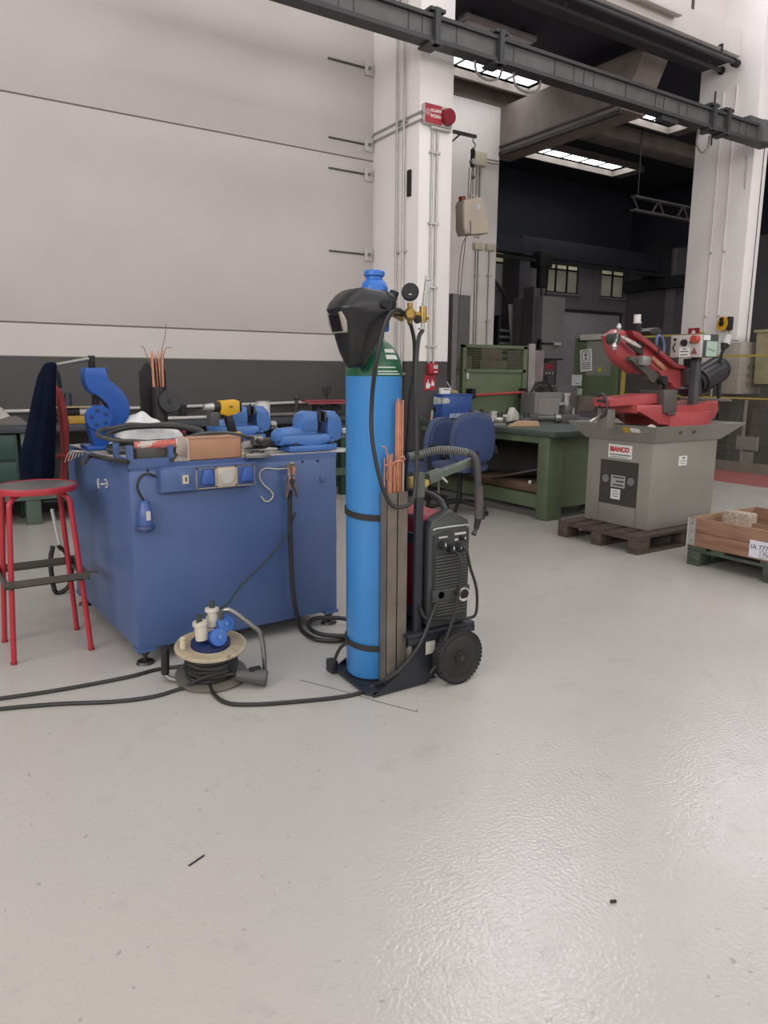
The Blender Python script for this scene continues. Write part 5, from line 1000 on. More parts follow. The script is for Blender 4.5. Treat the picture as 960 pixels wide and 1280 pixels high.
for k in range(4): MB().tube([(.2*cos(a)*(1-.08*k), .1*sin(a), .02+.016*k) for a in [2*pi*i/12 for i in range(12)]], .009, 6, 3, closed=True).part('loop', mat('cable_grey', '7c7a72', .6), t)
# on top
TZ = .82
p = Zp(690, 522, TZ); t = T('motor_spindle', 'grey cylindrical spindle unit lying on the green bench top', 'spindle', (5.66, 5.5, TZ), radians(-24)); t.scale = (.72, .72, .72)
MB().cyl((-.26, 0, .065), (.14, 0, .065), .045, n=18).part('shaft', mat('spindle_grey', '5b5a58', .4, .5), t); MB().cyl((.1, 0, .065), (.18, 0, .065), .065, n=18).part('flange', steel, t); MB().mm((.18, -.07, 0), (.46, .07, .115), bev=.01).part('housing', mat('spindle_dark', '464443', .5), t)
MB().mm((-.3, -.055, 0), (-.16, .055, .12), bev=.015).part('end_block', mat('spindle_dark', '464443', .5), t)
MB().lathe([(.015, -.004), (.03, -.004), (.03, .0), (.015, 0)], 16, FR((-.301, 0, .06), (0, 1, 0), (0, 0, 1))).part('bore', blackm, t)
t = T('drill_press_vise', 'grey stand with silver top cylinder on the green bench', 'tool', (6.05, 5.62, TZ))
MB().mm((-.06, -.05, 0), (.06, .05, .17), bev=.01).part('column', mat('spindle_grey', '5b5a58', .4, .5), t); MB().cyl((0, 0, .17), (0, 0, .27), .03, n=14).cyl((0, 0, .27), (0, 0, .30), .045, n=14).part('cap', mat('silver', 'b8b6b3', .3, .7), t); MB().mm((-.12, -.02, .18), (.03, .02, .2)).mm((.05, -.055, .06), (.075, -.05, .14)).part('arm', galv, t)
random.seed(17)
names = [('clamp', steeld), ('fixture_block', steel), ('chuck', galv), ('wooden_block', mat('block_wood', 'a98d70', .8)), ('fixture_block', mat('spindle_dark', '464443', .5)), ('cable_end', blackm), ('paper_bag', mat('bag_white', 'b9b6ae', .8)), ('wrench', steel), ('fixture_block', galv)]
lbs = ['dark clamp among the clutter on the green bench, farthest left', 'steel fixture block beside the dark clamp on the green bench', 'bright chuck in the clutter on the green bench', 'pale wooden wedge at the front edge of the green bench', 'dark block left of the spindle on the green bench', 'black cable end in the clutter on the green bench', 'pointed white paper bag on the green bench', 'flat steel wrench on the green bench near the wedge', 'small bright block right behind the white paper bag']
pos = [(5.15, 6.05), (5.22, 5.75), (5.32, 5.95), (5.08, 5.25), (5.40, 5.55), (5.25, 5.55), (5.50, 5.85), (5.05, 5.55), (5.62, 6.05)]
for (nm, m_), lb, (x, y) in zip(names, lbs, pos):
    t = T(nm, lb, nm.split('_')[-1], (x, y, TZ), random.uniform(-1, 1))
    if nm == 'wooden_block': MB().prism([(-.15, 0), (.15, 0), (.13, .05), (-.05, .055)], .10, FR((0, 0, 0), (1, 0, 0), (0, 0, 1)), bev=.006).part('block', m_, t)
    elif nm == 'paper_bag': MB().prism([(-.09, 0), (.09, 0), (.06, .09), (-.03, .15), (-.08, .08)], .07, FR((0, 0, 0), (1, 0, 0), (0, 0, 1)), bev=.012).part('bag', m_, t)
    elif nm == 'wrench': MB().prism([(-.16, -.015), (.1, -.012), (.15, -.035), (.17, -.01), (.14, 0), (.17, .01), (.15, .035), (.1, .012), (-.16, .015)], .012, TR((0, 0, .006))).part('handle', m_, t)
    elif nm == 'cable_end': MB().tube([(-.2, 0, .012), (-.05, .06, .012), (.05, -.03, .03), (.16, .02, .012)], .012, 7).part('cord', m_, t); MB().cyl((.16, .02, .02), (.22, .04, .02), .02, n=10).part('plug', m_, t)
    elif nm == 'chuck': MB().lathe([(.02, 0), (.07, 0), (.07, .05), (.05, .06), (.05, .10), (.02, .11)], 20).part('body', m_, t); MB().mm((-.015, -.08, .05), (.015, .08, .075)).part('jaw', steel, t)
    elif nm == 'clamp': MB().prism([(-.08, 0), (.1, 0), (.1, .13), (.07, .13), (.07, .03), (-.05, .03), (-.05, .12), (-.08, .12)], .04, FR((0, 0, 0), (1, 0, 0), (0, 0, 1)), bev=.004).part('frame', m_, t); MB().cyl((.1, 0, .1), (-.03, 0, .1), .01, n=8).part('screw', steel, t)
    else: MB().mm((-.06, -.05, 0), (.06, .05, .06), bev=.006).part('body', m_, t); MB().cyl((0, 0, .06), (0, 0, .11), .03, n=14).part('stud', steeld, t)
# blue case with tape
t = T('blue_case', 'blue steel case with torn white tape on the far end of the green bench', 'case', (5.02, 6.46, TZ+.012))
MB().mm((0, 0, 0), (.42, .48, .255), bev=.006).part('body', mat('case_blue', '2f4c8c', .45, var=.1), t); MB().mm((-.005, -.005, .245), (.425, .485, .262), bev=.003).part('lid', mat('case_blue', '2f4c8c', .45), t)
for x, y in ((.04, .04), (.38, .04), (.04, .44), (.38, .44)): MB().cyl((x, y, -.012), (x, y, 0), .02, n=10).part('foot', blackm, t)
tp = MB().prism([(.02, .15), (.2, .14), (.36, .15), (.47, .16), (.475, .22), (.3, .235), (.15, .225), (.02, .235)], .002, FR((-.0015, .48, 0), (0, -1, 0), (0, 0, 1))); tp.prism([(0, .16), (.09, .165), (.10, .2), (.07, .22), (0, .22)], .002, FR((0, -.0015, 0), (1, 0, 0), (0, 0, 1))); tp.part('tape', mat('tape', 'b4bab6', .6, var=.4, scale=25), t, 'torn white tape strip')
MB().mm((-.003, .33, .06), (0, .37, .12)).mm((-.003, .12, .06), (0, .17, .12)).part('slot', blackm, t); MB().mm((.1, -.003, 0), (.42, 0, .05)).part('scrape', mat('scrape', '8493a8', .6, var=.4, scale=30), t)
t = T('small_box', 'small white box standing on top of the blue case', 'box', (5.15, 6.62, TZ+.274)); MB().mm((-.06, -.04, 0), (.07, .05, .065), bev=.004).part('carton', paper, t); MB().mm((-.03, -.042, .045), (.05, -.04, .055)).part('print', ink, t)
t = T('desk_lamp', 'small tan lamp base with two pale thin arms behind the blue case', 'lamp', (5.42, 6.80, TZ+.274)); MB().lathe([(.07, 0), (.075, .01), (.05, .03), (.02, .04)], 18).part('base', mat('tan', '9c8b62', .6), t)
MB().cyl((0, 0, .03), (-.2, .1, .36), .009, n=7).cyl((-.2, .1, .36), (-.24, .05, .02), .006, n=7).part('arm', greyl, t)
MB().cyl((0, 0, 0), (.11, .06, .92), .012, n=8).thing('broom_stick', mat('stick', 'a99a84', .7), 'pale wooden stick leaning on the grey foot of the left pillar', 'stick', (4.80, 6.44, .0)).rotation_euler = (0, 0, 0)
MB().cyl((0, 0, 0), (.06, .12, .5), .012, n=8).thing('broom_stick', mat('stick', 'a99a84', .7), 'shorter pale stick standing beside the trolley post behind the chairs', 'stick', (4.72, 6.1, .0))
# blue chairs
def chair(z, rz, label, dz=0.):
    t = T('office_chair', label, 'chair', z, rz, 'blue office chairs')
    def pad(w, h, d, taper):
        n = 26; P = []
        for i in range(n):
            a = 2*pi*i/n; c, s_ = cos(a), sin(a); e = .55; x = w/2*abs(c)**e*(1 if c > 0 else -1); y = h/2*abs(s_)**e*(1 if s_ > 0 else -1); P.append((x*(1-taper*(y/h)), y))
        return P
    # chair faces +y; backrest at the -y side
    MB().prism(pad(.45, .48, .06, .22), .06, FR((0, -.22, .735+dz), (1, 0, 0), (0, -.10, 1)), bev=.022).part('backrest', seatblue, t)
    MB().prism(pad(.41, .42, .04, .22), .02, FR((0, -.26, .72+dz), (1, 0, 0), (0, -.10, 1)), bev=.006).part('back_shell', mat('chair_shell', '37476f', .8, var=.08), t)
    MB().prism(pad(.48, .46, .07, .06), .07, TR((0, .02, .455+dz)), bev=.025).part('seat', seatblue, t)
    MB().mm((-.03, -.285, .40+dz), (.03, -.27, .62+dz)).mm((-.03, -.28, .395+dz), (.03, .0, .41+dz)).part('back_bar', blackm, t)
    for s_ in (-1, 1): MB().tube([(x_, y_, z_+dz) for x_, y_, z_ in [(s_*.2, .1, .42), (s_*.27, .1, .44), (s_*.285, .1, .60), (s_*.285, .0, .655), (s_*.285, -.14, .65), (s_*.27, -.2, .58)]], .018, 8).part('armrest', blackm, t)
    MB().cyl((0, 0, .1), (0, 0, .42+dz), .025, n=12).part('column', blackm, t)
    for k in range(5):
        a = 2*pi*k/5+.3; b = MB().tube([(0, 0, .12), (.15*cos(a), .15*sin(a), .1), (.27*cos(a), .27*sin(a), .07)], .02, 8, 4).part('base_arm', blackm, t); MB().cyl((.27*cos(a)-.02*sin(a), .27*sin(a)+.02*cos(a), .028), (.27*cos(a)+.02*sin(a), .27*sin(a)-.02*cos(a), .028), .028, n=12).part('caster', blackm, b)
    return t
chair((4.42, 5.40, 0), radians(-10), 'nearer blue office chair with its backrest turned to the camera')
chair((4.42, 6.02, 0), radians(17), 'farther, lower blue office chair behind the nearer one', -.08)

# ------------------------------------------------------------------ green panic gate in the opening and boards beside it
def mesh_panel(x0, x1, z0, z1, st, r, M=None, sx=None):
    m = MB(); n = max(1, round((x1-x0)/st)); k = max(1, round((z1-z0)/(sx or st)))
    for i in range(n+1): x = x0+(x1-x0)*i/n; m.box((x, 0, (z0+z1)/2), (r, r, z1-z0), M)
    for j in range(k+1): z = z0+(z1-z0)*j/k; m.box(((x0+x1)/2, r, z), (x1-x0, r, r), M)
    return m
t = T('panic_gate', 'green half-height gate with wire mesh top and red push bar', 'gate', (6.15, 7.5, 0))
gw = 1.07
MB().mm((-.03, -.03, 0), (.02, .03, 1.68)).mm((gw-.05, -.03, 0), (gw+.02, .03, 1.68)).mm((-.03, -.03, 1.65), (gw+.02, .03, 1.69)).mm((0, -.03, 1.335), (gw, .03, 1.375)).part('frame', gateg, t)
c_ = (gw/2, -.05, 1.0); v = [(.02, -.005, .62), (gw-.05, -.005, .62), (gw-.05, -.005, 1.335), (.02, -.005, 1.335), (.25, -.06, 1.0), (gw-.27, -.06, 1.0)]
m = MB(); m._add(v, [(0, 1, 5, 4), (1, 2, 5), (2, 3, 4, 5), (3, 0, 4), (0, 3, 2, 1)]); m.part('folded_panel', gateg, t); MB().mm((.02, -.012, .05), (gw-.05, .0, .62)).part('lower_panel', gateg, t)
mesh_panel(.03, gw-.06, 1.38, 1.65, .036, .004).part('wire_mesh', gateg, t, kind='stuff')
MB().cyl((.10, -.12, 1.045), (gw-.10, -.12, 1.075), .016, n=12).part('push_bar', mat('bar_red', 'a63a34', .45), t, 'red push bar')
for x in (.08, gw-.07): MB().mm((x-.03, -.14, 1.0), (x+.03, -.0, 1.13), bev=.01).part('bar_bracket', blackm, t)
MB().mm((.03, -.034, 1.25), (.07, -.03, 1.33)).part('label', greyl, t)
MB().mm((-.04, -.04, 0), (.04, .04, 2.3)).thing('gate_post', mat('post_grey', '6a6967', .55), 'dark grey post between the left pillar and the green gate', 'post', (5.98, 7.52, 0))
t = T('leaning_board', 'tall grey white board leaning right of the green gate', 'board', (7.40, 7.6, 0)); MB().prism([(-.05, 0), (.09, 0), (.12, .8), (.10, 1.73), (-.02, 1.73), (-.01, .9)], .03, FR((0, 0, 0), (1, 0, 0), (0, 0, 1))).part('board', mat('board_grey', '8d8986', .7), t); 
MB().mm((0, 0, 0), (.05, .03, 1.25)).thing('leaning_strip', mat('board_grey2', '9b9793', .7), 'short pale strip standing between the gate and the tall board', 'board', (7.27, 7.58, 0))
t = T('crate_stack', 'brown boxes stacked behind the mesh of the green gate', 'boxes', (7.1, 8.6, 0))
for (x, y, w, h) in ((-.2, 1.35, .32, .22), (.28, 1.38, .55, .14), (.3, 1.52, .42, .2)): MB().mm((x, 0, y), (x+w, .35, y+h), bev=.008).part('box', mat('box_brown', '5a4d45', .8, var=.2), t)
MB().mm((-.3, -.02, 1.29), (.95, .4, 1.34)).part('shelf', greydk, t)
for x in (-.28, .9): MB().mm((x, 0, 0), (x+.04, .04, 1.29)).part('leg', greydk, t)
t = T('sheet_pack', 'pinkish block of stacked sheets behind the gate mesh at the right', 'stack', (8.0, 8.4, 0)); MB().mm((0, 0, 1.2), (.5, .3, 1.68)).part('pack', mat('pack_pink', '7d6f70', .8, var=.2), t); MB().mm((0, .02, 0), (.5, .28, 1.2)).part('stand', greydk, t)

# far hall clutter seen through the opening
t = T('storage_rack', 'dark rack of stacked pale strips beside the far pier', 'rack', (11.42, 12.75, 0))
for k in range(6): MB().mm((0, -.05, 1.55+.14*k), (.9, .4, 1.60+.14*k)).part('strip', mat('strip_grey', '7f8583', .6), t)
for x in (-.05, .9): MB().mm((x, -.05, 0), (x+.06, .4, 2.6)).part('upright', blackm, t)
MB().mm((0, -.0, 0), (.9, .35, 1.5)).part('cabinet', blackm, t)
t = T('leaning_profile', 'white square profile leaning against the dark far pier', 'profile', (11.75, 12.6, 0)); MB().cyl((.25, 0, 0), (-.02, .1, 2.85), .07, n=4).part('profile', greyl, t)
MB().cyl((0, 0, 0), (-1.0, .0, .9), .04, n=8).thing('brace_bar', steeld, 'dark diagonal bar above the storage rack', 'bar', (12.33, 12.95, 2.58))
a, b = Yp(676, 440, 11.6), Yp(707, 372, 11.6)
t = T('machine_cabinet', 'tall grey machine enclosure standing in the second hall', 'machine', (a.x, 11.6, 0)); W_ = b.x-a.x
MB().mm((0, 0, 1.62), (W_, .9, b.z), bev=.01).part('enclosure', mat('encl_grey', '7b7678', .6, var=.05), t); MB().mm((-.08, .2, 0), (-.02, .5, b.z+.2)).part('side_post', mat('post_dk', '59565a', .6), t)
MB().mm((-.12, -.06, 1.95), (.4, 0, 1.98)).mm((-.1, -.08, 1.62), (.6, 0, 1.65)).mm((-.12, -.06, 1.55), (-.04, 0, 2.05)).part('rail', blackm, t); MB().mm((.3, -.1, 1.93), (.5, -.02, 1.99)).part('handle', greyl, t)
MB().mm((-.05, -.1, 0), (W_+.1, .9, .9), bev=.01).mm((-.05, .5, .9), (W_+.1, .9, 1.62)).part('base', mat('mach_dark', '3b383b', .6), t); MB().mm((-.15, -.25, .88), (W_+.5, .2, 1.05), bev=.01).part('table', mat('mach_brown', '574d48', .7), t)
sc = MB().mm((-.2, -.32, 1.28), (.12, -.2, 1.55), bev=.01).part('control_panel', greydk, t); MB().mm((-.17, -.325, 1.42), (.09, -.32, 1.53)).part('screen', reddark, sc)
for k in range(3): MB().cyl((-.13+.09*k, -.33, 1.34), (-.13+.09*k, -.32, 1.34), .02, n=10).part('button', greyl, sc)
t = T('toolbox_cart', 'grey box with a dark handle on the floor behind the green bench', 'cart', (Yp(669, 500, 7.06).x, 7.06, 0)); MB().mm((0, 0, .0), (.5, .27, 1.08), bev=.01).part('body', mat('cart_grey', '6a6764', .6), t); MB().mm((.05, -.01, .5), (.45, 0, 1.0)).part('door', mat('cart_grey2', '7a7673', .6), t); MB().tube([(.05, .13, 1.08), (.15, .13, 1.2), (.35, .13, 1.2), (.45, .13, 1.08)], .015, 6, 3).part('handle', blackm, t)
t = T('lathe', 'dark lathe with clutter on its bed in the second hall', 'machine', (8.25, 7.8, 0)); MB().mm((0, 0, 0), (1.4, .5, .75), bev=.02).part('bed', mat('mach_dark', '3b383b', .6), t); MB().mm((.05, .1, .75), (.5, .5, 1.15), bev=.03).part('headstock', mat('lathe_grey', '504c4c', .6), t); MB().prism([(.5, .75), (1.3, .75), (1.1, .95), (.7, 1.0)], .3, FR((0, .25, 0), (1, 0, 0), (0, 0, 1)), bev=.01).part('carriage', mat('mach_brown', '574d48', .7), t)
# ------------------------------------------------------------------ safety fence along the red band, with a green gate
FX = 9.75
t = T('safety_fence', 'yellow framed wire mesh safety fence along the red floor band', 'fence', (FX, 0, 0))
def fpost(y, h): MB().mm((-.025, y-.025, 0), (.025, y+.025, h)).part('post', yellow, t)
for y, h in ((7.88, 1.95), (6.55, 1.93), (5.2, 1.62), (3.6, 1.62), (2.0, 1.62), (8.95, 1.1)): fpost(y, h)
for a, b, h in ((6.55, 7.88, 1.91), (5.2, 6.55, 1.60), (3.6, 5.2, 1.60), (2.0, 3.6, 1.60)):
    MB().mm((-.018, a, h-.03), (.018, b, h)).part('rail', yellow, t); MB().mm((-.018, a, 1.0), (.018, b, 1.022)).part('rail', yellow, t)
    m = mesh_panel(a, b, .15, h, .032, .0026, FR((0.0, 0, 0), (0, 1, 0), (-1, 0, 0)) if False else Matrix(((0, 1, 0, 0), (1, 0, 0, 0), (0, 0, 1, 0), (0, 0, 0, 1))), .09); m.part('wire_mesh', mat('mesh_grey', '7b7464', .5, .3), t, kind='stuff')
    MB().mm((-.02, a, .0), (.02, b, .135)).part('kick_plate', mat('kick_grey', '78746c', .6), t)
t = T('fence_gate', 'green gate leaf with notices in the safety fence behind the saw', 'gate', (FX, 8.0, 0))
Mx = Matrix(((0, 1, 0, 0), (1, 0, 0, 0), (0, 0, 1, 0), (0, 0, 0, 1)))
MB().mm((-.03, .0, .02), (.03, .06, 1.92)).mm((-.03, .84, .02), (.03, .9, 1.92)).part('stile', gateg, t); MB().mm((-.02, .06, .05), (.02, .84, 1.30)).mm((-.02, .66, 1.3), (.02, .84, 1.9)).mm((-.02, .06, 1.3), (.02, .12, 1.9)).mm((-.02, .06, 1.86), (.02, .84, 1.92)).part('panel', gateg, t)
MB().mm((-.05, -.02, 1.88), (.05, .78, 1.97)).part('top_rail', greyl, t); mesh_panel(.12, .66, 1.32, 1.86, .03, .004, Mx).part('wire_mesh', mat('mesh_pale', '9aa08f', .5), t, kind='stuff')
MB().mm((-.034, .30, 1.36), (-.03, .38, 1.43)).part('yellow_mark', mat('mark_yellow', 'a9a52e', .6), t)
def notice(y, z, w, h, tilt, label, kind):
    t = T('notice', label, 'notice', (FX-.05, y, z)); t.rotation_euler = (radians(tilt), 0, 0)
    MB().mm((-.004, -w/2, -h/2), (0, w/2, h/2)).part('sheet', paper, t); m = MB(); n = 7
    if kind == 'picture':
        for a, b in ((-.32, .32),): 
            for dy in (a, b): m.mm((-.006, dy*w-.006, -.02*h), (-.004, dy*w+.006, .36*h))
            m.mm((-.006, -.32*w, .345*h), (-.004, .32*w, .36*h)).mm((-.006, -.32*w, -.03*h), (-.004, .32*w, -.015*h))
        m.mm((-.006, -.09*w, .18*h), (-.004, .09*w, .30*h)).mm((-.006, -.07*w, .03*h), (-.004, .07*w, .13*h)).mm((-.006, -.3*w, .41*h), (-.004, .3*w, .44*h))
        for k in range(4): m.mm((-.006, -.4*w, -(.14+.085*k)*h), (-.004, .4*w, -(.105+.085*k)*h))
    elif kind == 'text':
        for k in range(4): m.mm((-.006, -.4*w, (.34-.2*k)*h), (-.004, (.4-.08*(k % 2))*w, (.40-.2*k)*h))
    else: m.mm((-.006, -.3*w, -.32*h), (-.004, .1*w, -.27*h))
    m.part('print', mat('print_grey', '55555a', .8), t); return t
notice(8.62, 1.55, .25, .36, -6, 'large tilted white notice with a framed picture on the fence gate', 'picture')
notice(8.80, 1.22, .22, .18, 0, 'blank pale notice below the large one', 'blank')
notice(8.80, 1.00, .25, .175, 2, 'lowest white notice with lines of text on the fence gate', 'text')
# behind the fence
t = T('electric_cabinet', 'light grey electric cabinet behind the fence by the right pillar', 'cabinet', (10.38, 6.32, 0)); MB().mm((0, 0, 1.05), (.72, .26, 1.80), bev=.008).part('body', mat('cab_grey', '9d978e', .55), t); MB().mm((.42, -.006, 1.55), (.70, 0, 1.74)).part('window', greydk, t); MB().mm((.25, .1, 0), (.45, .24, 1.05)).part('stand', greydk, t)
for r_ in range(3):
    for c_ in range(3): MB().mm((.2+.14*c_, -.006, 1.15+.13*r_), (.29+.14*c_, 0, 1.22+.13*r_)).part('label_plate', mat('plate_tan', '7d746b', .6), t)
t = T('yellow_hopper', 'dull yellow hopper behind the fence at the right edge', 'hopper', (10.78, 5.92, 0)); MB().prism([(-.16, 1.2), (.3, 1.2), (.45, 1.95), (-.22, 1.95)], .4, FR((0, .1, 0), (1, 0, 0), (0, 0, 1)), bev=.02).part('bin', mat('hopper_yellow', 'a09878', .6, var=.15), t); MB().mm((-.25, -.12, 1.93), (.48, .32, 1.97), bev=.005).part('rim', mat('hopper_yellow', 'a09878', .6), t); MB().mm((-.05, -.08, 0), (.2, .25, 1.2)).part('stand', greydk, t); MB().tube([(-.2, -.12, 1.7), (-.1, -.13, 1.35), (.05, -.13, 1.25), (.2, -.12, 1.3)], .012, 6).part('hose', blackm, t)
MB().mm((0, -.03, .0), (.03, 0, .98)).mm((-.02, -.26, .28), (0, .06, .47)).thing('stand_plate', mat('plate_grey', '8a8584', .6), 'grey plate on a thin post low behind the fence', 'plate', (10.05, Xp(926, 551, 10.05).y, 0))
t = T('grey_unit', 'dim brown-grey machine behind the fence under the cabinets', 'machine', (12.5, 5.2, 0)); MB().mm((0, 0, 0), (1.2, 2.4, .9), bev=.02).part('base', mat('unit_brown', '5e554d', .7, var=.2), t); MB().mm((.1, .2, .9), (1.0, 2.1, 1.5), bev=.02).part('hood', mat('unit_brown2', '6a6259', .7, var=.2), t)
for k in range(3): MB().mm((-.01, .3+.65*k, .2), (0, .8+.65*k, .75)).part('panel', mat('unit_brown3', '71685e', .7), t)
t = T('cable_reel_wall', 'yellow and black enclosed reel on the side of the right pillar', 'reel', (QX0, 6.80, 2.09)); t.scale = (1, .66, .8)
MB().cyl((-.02, 0, 0), (-.14, 0, 0), .13, n=22).part('drum', yellowt, t); MB().cyl((-.14, 0, 0), (-.17, 0, 0), .05, n=16).part('hub', blackm, t); MB().mm((-.12, -.16, -.12), (-.0, -.09, .13), bev=.02).part('bracket', blackm, t)
MB().mm((-.155, -.03, .04), (-.14, .05, .11)).part('label', blackm, t); MB().tube([(-.06, -.1, -.1), (-.1, -.2, -.28), (-.15, -.4, -.33), (-.2, -.5, -.32)], .007, 6).part('cable', blackm, t)
t = T('extinguisher_sign', 'dark red fire sign with white symbol on the right pillar', 'sign', (QX0, 7.36, 1.98)); MB().mm((-.006, -.1, -.075), (0, .1, .075)).part('plate', signred, t); MB().prism([(-.04, -.05), (.03, -.05), (.03, .02), (.0, .05), (-.03, .03)], .003, Matrix(((0, 0, -1, -.0075), (-1, 0, 0, 0), (0, 1, 0, 0), (0, 0, 0, 1)))).part('symbol', whiteink, t)

# ------------------------------------------------------------------ band saw on its pallet
def pallet(name, x0, y0, ln, wd, label, m_, along='x'):
    # ln runs along x, wd along y; deck boards run along x; three stringer boards along y
    t = T(name, label, 'pallet', (x0, y0, 0)); bl = None
    for i in range(3):
        for j in range(3):
            x = (0, ln/2-.07, ln-.14)[i]; y = (0, wd/2-.05, wd-.10)[j]
            if bl is None: bl = MB().mm((0, 0, .018), (.14, .10, .098), bev=.004).part('block', m_, t); bl.location = (x, y, 0)
            else: inst(bl, (x, y, 0))
    bt = None
    for j in range(3):
        y = (0, wd/2-.05, wd-.10)[j]
        if bt is None: bt = MB().mm((0, 0, 0), (ln, .1, .018), bev=.002).part('bottom_board', m_, t); bt.location = (0, y, 0)
        else: inst(bt, (0, y, 0))
    sb = None
    for i in range(3):
        x = (0, ln/2-.07, ln-.14)[i]
        if sb is None: sb = MB().mm((0, 0, .098), (.14, wd, .118), bev=.002).part('stringer_board', m_, t); sb.location = (x, 0, 0)
        else: inst(sb, (x, 0, 0))
    db = None
    for y, w_ in ((0, .14), (.18, .10), (wd/2-.07, .14), (wd-.28, .10), (wd-.14, .14)):
        if db is None: db = MB().mm((0, 0, .118), (ln, 1, .138)).part('deck_board', m_, t)
        o = db if y == 0 else inst(db, (0, 0, 0)); o.location = (0, y, 0); o.scale = (1, w_, 1)
    return t
pallet('pallet', 4.50, 3.40, 1.2, .8, 'worn dark wooden pallet under the grey band saw', woodd)
SB = Vector((4.73, 3.5, .138)); t = T('band_saw', 'red band saw on a grey steel stand with drip tray', 'band saw', SB)
def l(x, y, z): return (x-SB.x, y-SB.y, z-SB.z)
MB().mm(l(4.73, 3.5, .138), l(5.545, 4.13, .83), bev=.012).part('stand', grey, t)
pn = MB().mm(l(4.726, 3.62, .30), l(4.73, 3.985, .65)).part('black_panel', mat('panel_black', '3a3632', .55), t)
for y in (3.68, 3.925): MB().cyl(l(4.726, y, .50), l(4.721, y, .50), .032, n=18).part('knob', mat('knob_grey', '6f7370', .5), pn)
MB().mm(l(4.722, 3.735, .44), l(4.726, 3.87, .535)).part('label', mat('label_grey', '9a9c9c', .6), pn); MB().mm(l(4.722, 3.775, .345), l(4.726, 3.865, .425)).part('label', paper, pn)
m = MB()
for k in range(3): m.mm(l(4.7205, 3.745, .515-.03*k), l(4.722, 3.85-.03*(k % 2), .525-.03*k)).mm(l(4.7205, 3.79, .405-.02*k), l(4.722, 3.85, .41-.02*k))
m.part('print', ink, pn)
for y in (3.985, 3.62): MB().mm(l(4.7285, y-.002, .14), l(4.7295, y+.002, .30)).part('seam', greydk, t)
MB().mm(l(4.725, 3.69, .672), l(4.73, 3.915, .778)).part('sign_plate', paper, t)
text('BIANCO', .052, inkred, t, FR(l(4.7245, 3.90, .724), (0, -1, 0), (0, 0, 1)), depth=.001, xs=.94, bold=.0028)
MB().mm(l(4.7235, 3.70, .695), l(4.725, 3.90, .703)).mm(l(4.7235, 3.72, .68), l(4.725, 3.89, .685)).part('print', mat('print_grey', '55555a', .8), t)
MB().mm(l(5.05, 3.496, .625), l(5.15, 3.5, .70)).part('sticker', paper, t); MB().mm(l(5.085, 3.494, .68), l(5.12, 3.496, .69)).mm(l(5.06, 3.494, .66), l(5.14, 3.496, .664)).mm(l(5.07, 3.494, .64), l(5.13, 3.496, .644)).part('print', ink, t)
# drip tray: sloped rims
tz0, tz1 = .815, .945
ix0, ix1, iy0, iy1 = 4.715, 5.56, 3.485, 4.145; ox0, ox1, oy0, oy1 = 4.60, 5.74, 3.385, 4.25
m = MB(); I = [(ix0, iy0), (ix1, iy0), (ix1, iy1), (ix0, iy1)]; O = [(ox0, oy0), (ox1, oy0), (ox1, oy1), (ox0, oy1)]
V = [l(x, y, tz0) for x, y in I]+[l(x, y, tz1) for x, y in O]+[l(x, y, tz0+.008) for x, y in I]+[l(x+(.008 if x < 5 else -.008), y+(.008 if y < 3.8 else -.008), tz1) for x, y in O]
F = [(0, 3, 2, 1), (8, 9, 10, 11)]
for i in range(4): j = (i+1) % 4; F += [(i, j, 4+j, 4+i), (4+i, 4+j, 12+j, 12+i), (8+j, 8+i, 12+i, 12+j)]
m._add(V, F); m.part('drip_tray', grey, t, ang=.3)
d_ = Vector((ox0-ix0, 0, tz1-tz0)).normalized()
def on_left(y, k, w, h, nm, m_):   # something flat on the tray's left rim
    c = Vector((ix0+(ox0-ix0)*k, y, tz0+(tz1-tz0)*k)); M = FR(Vector(l(*c)), (0, -1, 0), d_); return MB().box((0, 0, .003), (w, h, .004), M).part(nm, m_, t)
on_left(3.60, .72, .085, .04, 'sticker', paper)
c = Vector((ix0+(ox0-ix0)*.72, 3.685, tz0+(tz1-tz0)*.72)); MB().cyl((0, 0, .0), (0, 0, .006), .028, n=16, M=FR(Vector(l(*c)), (0, -1, 0), d_)).part('yellow_sticker', mat('sticker_yellow', 'c49a1c', .6), t)
for x in (4.93, 5.10): c = Vector((x, iy0+(oy0-iy0)*.62, tz0+(tz1-tz0)*.62)); MB().cyl((0, 0, 0), (0, 0, .01), .014, n=10, M=FR(Vector(l(*c)), (1, 0, 0), (0, oy0-iy0, tz1-tz0))).part('bolt', greydk, t)
# machine on the tray; outlines measured in the vertical plane through the saw
YS = 3.76
def Q(px, py, dy=0.): p = Yp(px, py, YS+dy); return (p.x-SB.x, p.z-SB.z)
def Z8(cx, cy, dy=0.): return Q(740+cx/8, 390+cy/8, dy)
FS = FR((0, YS-SB.y, 0), (1, 0, 0), (0, 0, 1))
def sp_(poly, d, nm, m_, off=0., bev=.006, label=None, conv=Z8):
    return MB().prism([conv(*q, -off) for q in poly], d, FS @ Matrix.Translation((0, 0, off)), bev=bev).part(nm, m_, t, label)
ysaw = YS-SB.y
a = Q(757, 530); b = Q(872, 500)
sp_([(270, 920), (560, 920), (760, 930), (1000, 900), (1080, 880), (1085, 980), (1040, 1060), (900, 1110), (700, 1125), (480, 1125), (420, 1040), (270, 1000)], .34, 'saw_bed', redsaw, 0, .015)
MB().cyl((.55, ysaw, .78), (.55, ysaw, .90), .30, n=32).part('turntable', redsaw, t)
MB().mm((.02, ysaw-.2, .69), (.10, ysaw+.2, .80)).mm((.70, ysaw-.2, .69), (.80, ysaw+.2, .80)).mm((.1, ysaw-.16, .69), (.8, ysaw+.16, .79)).part('bed_foot', greydk, t)
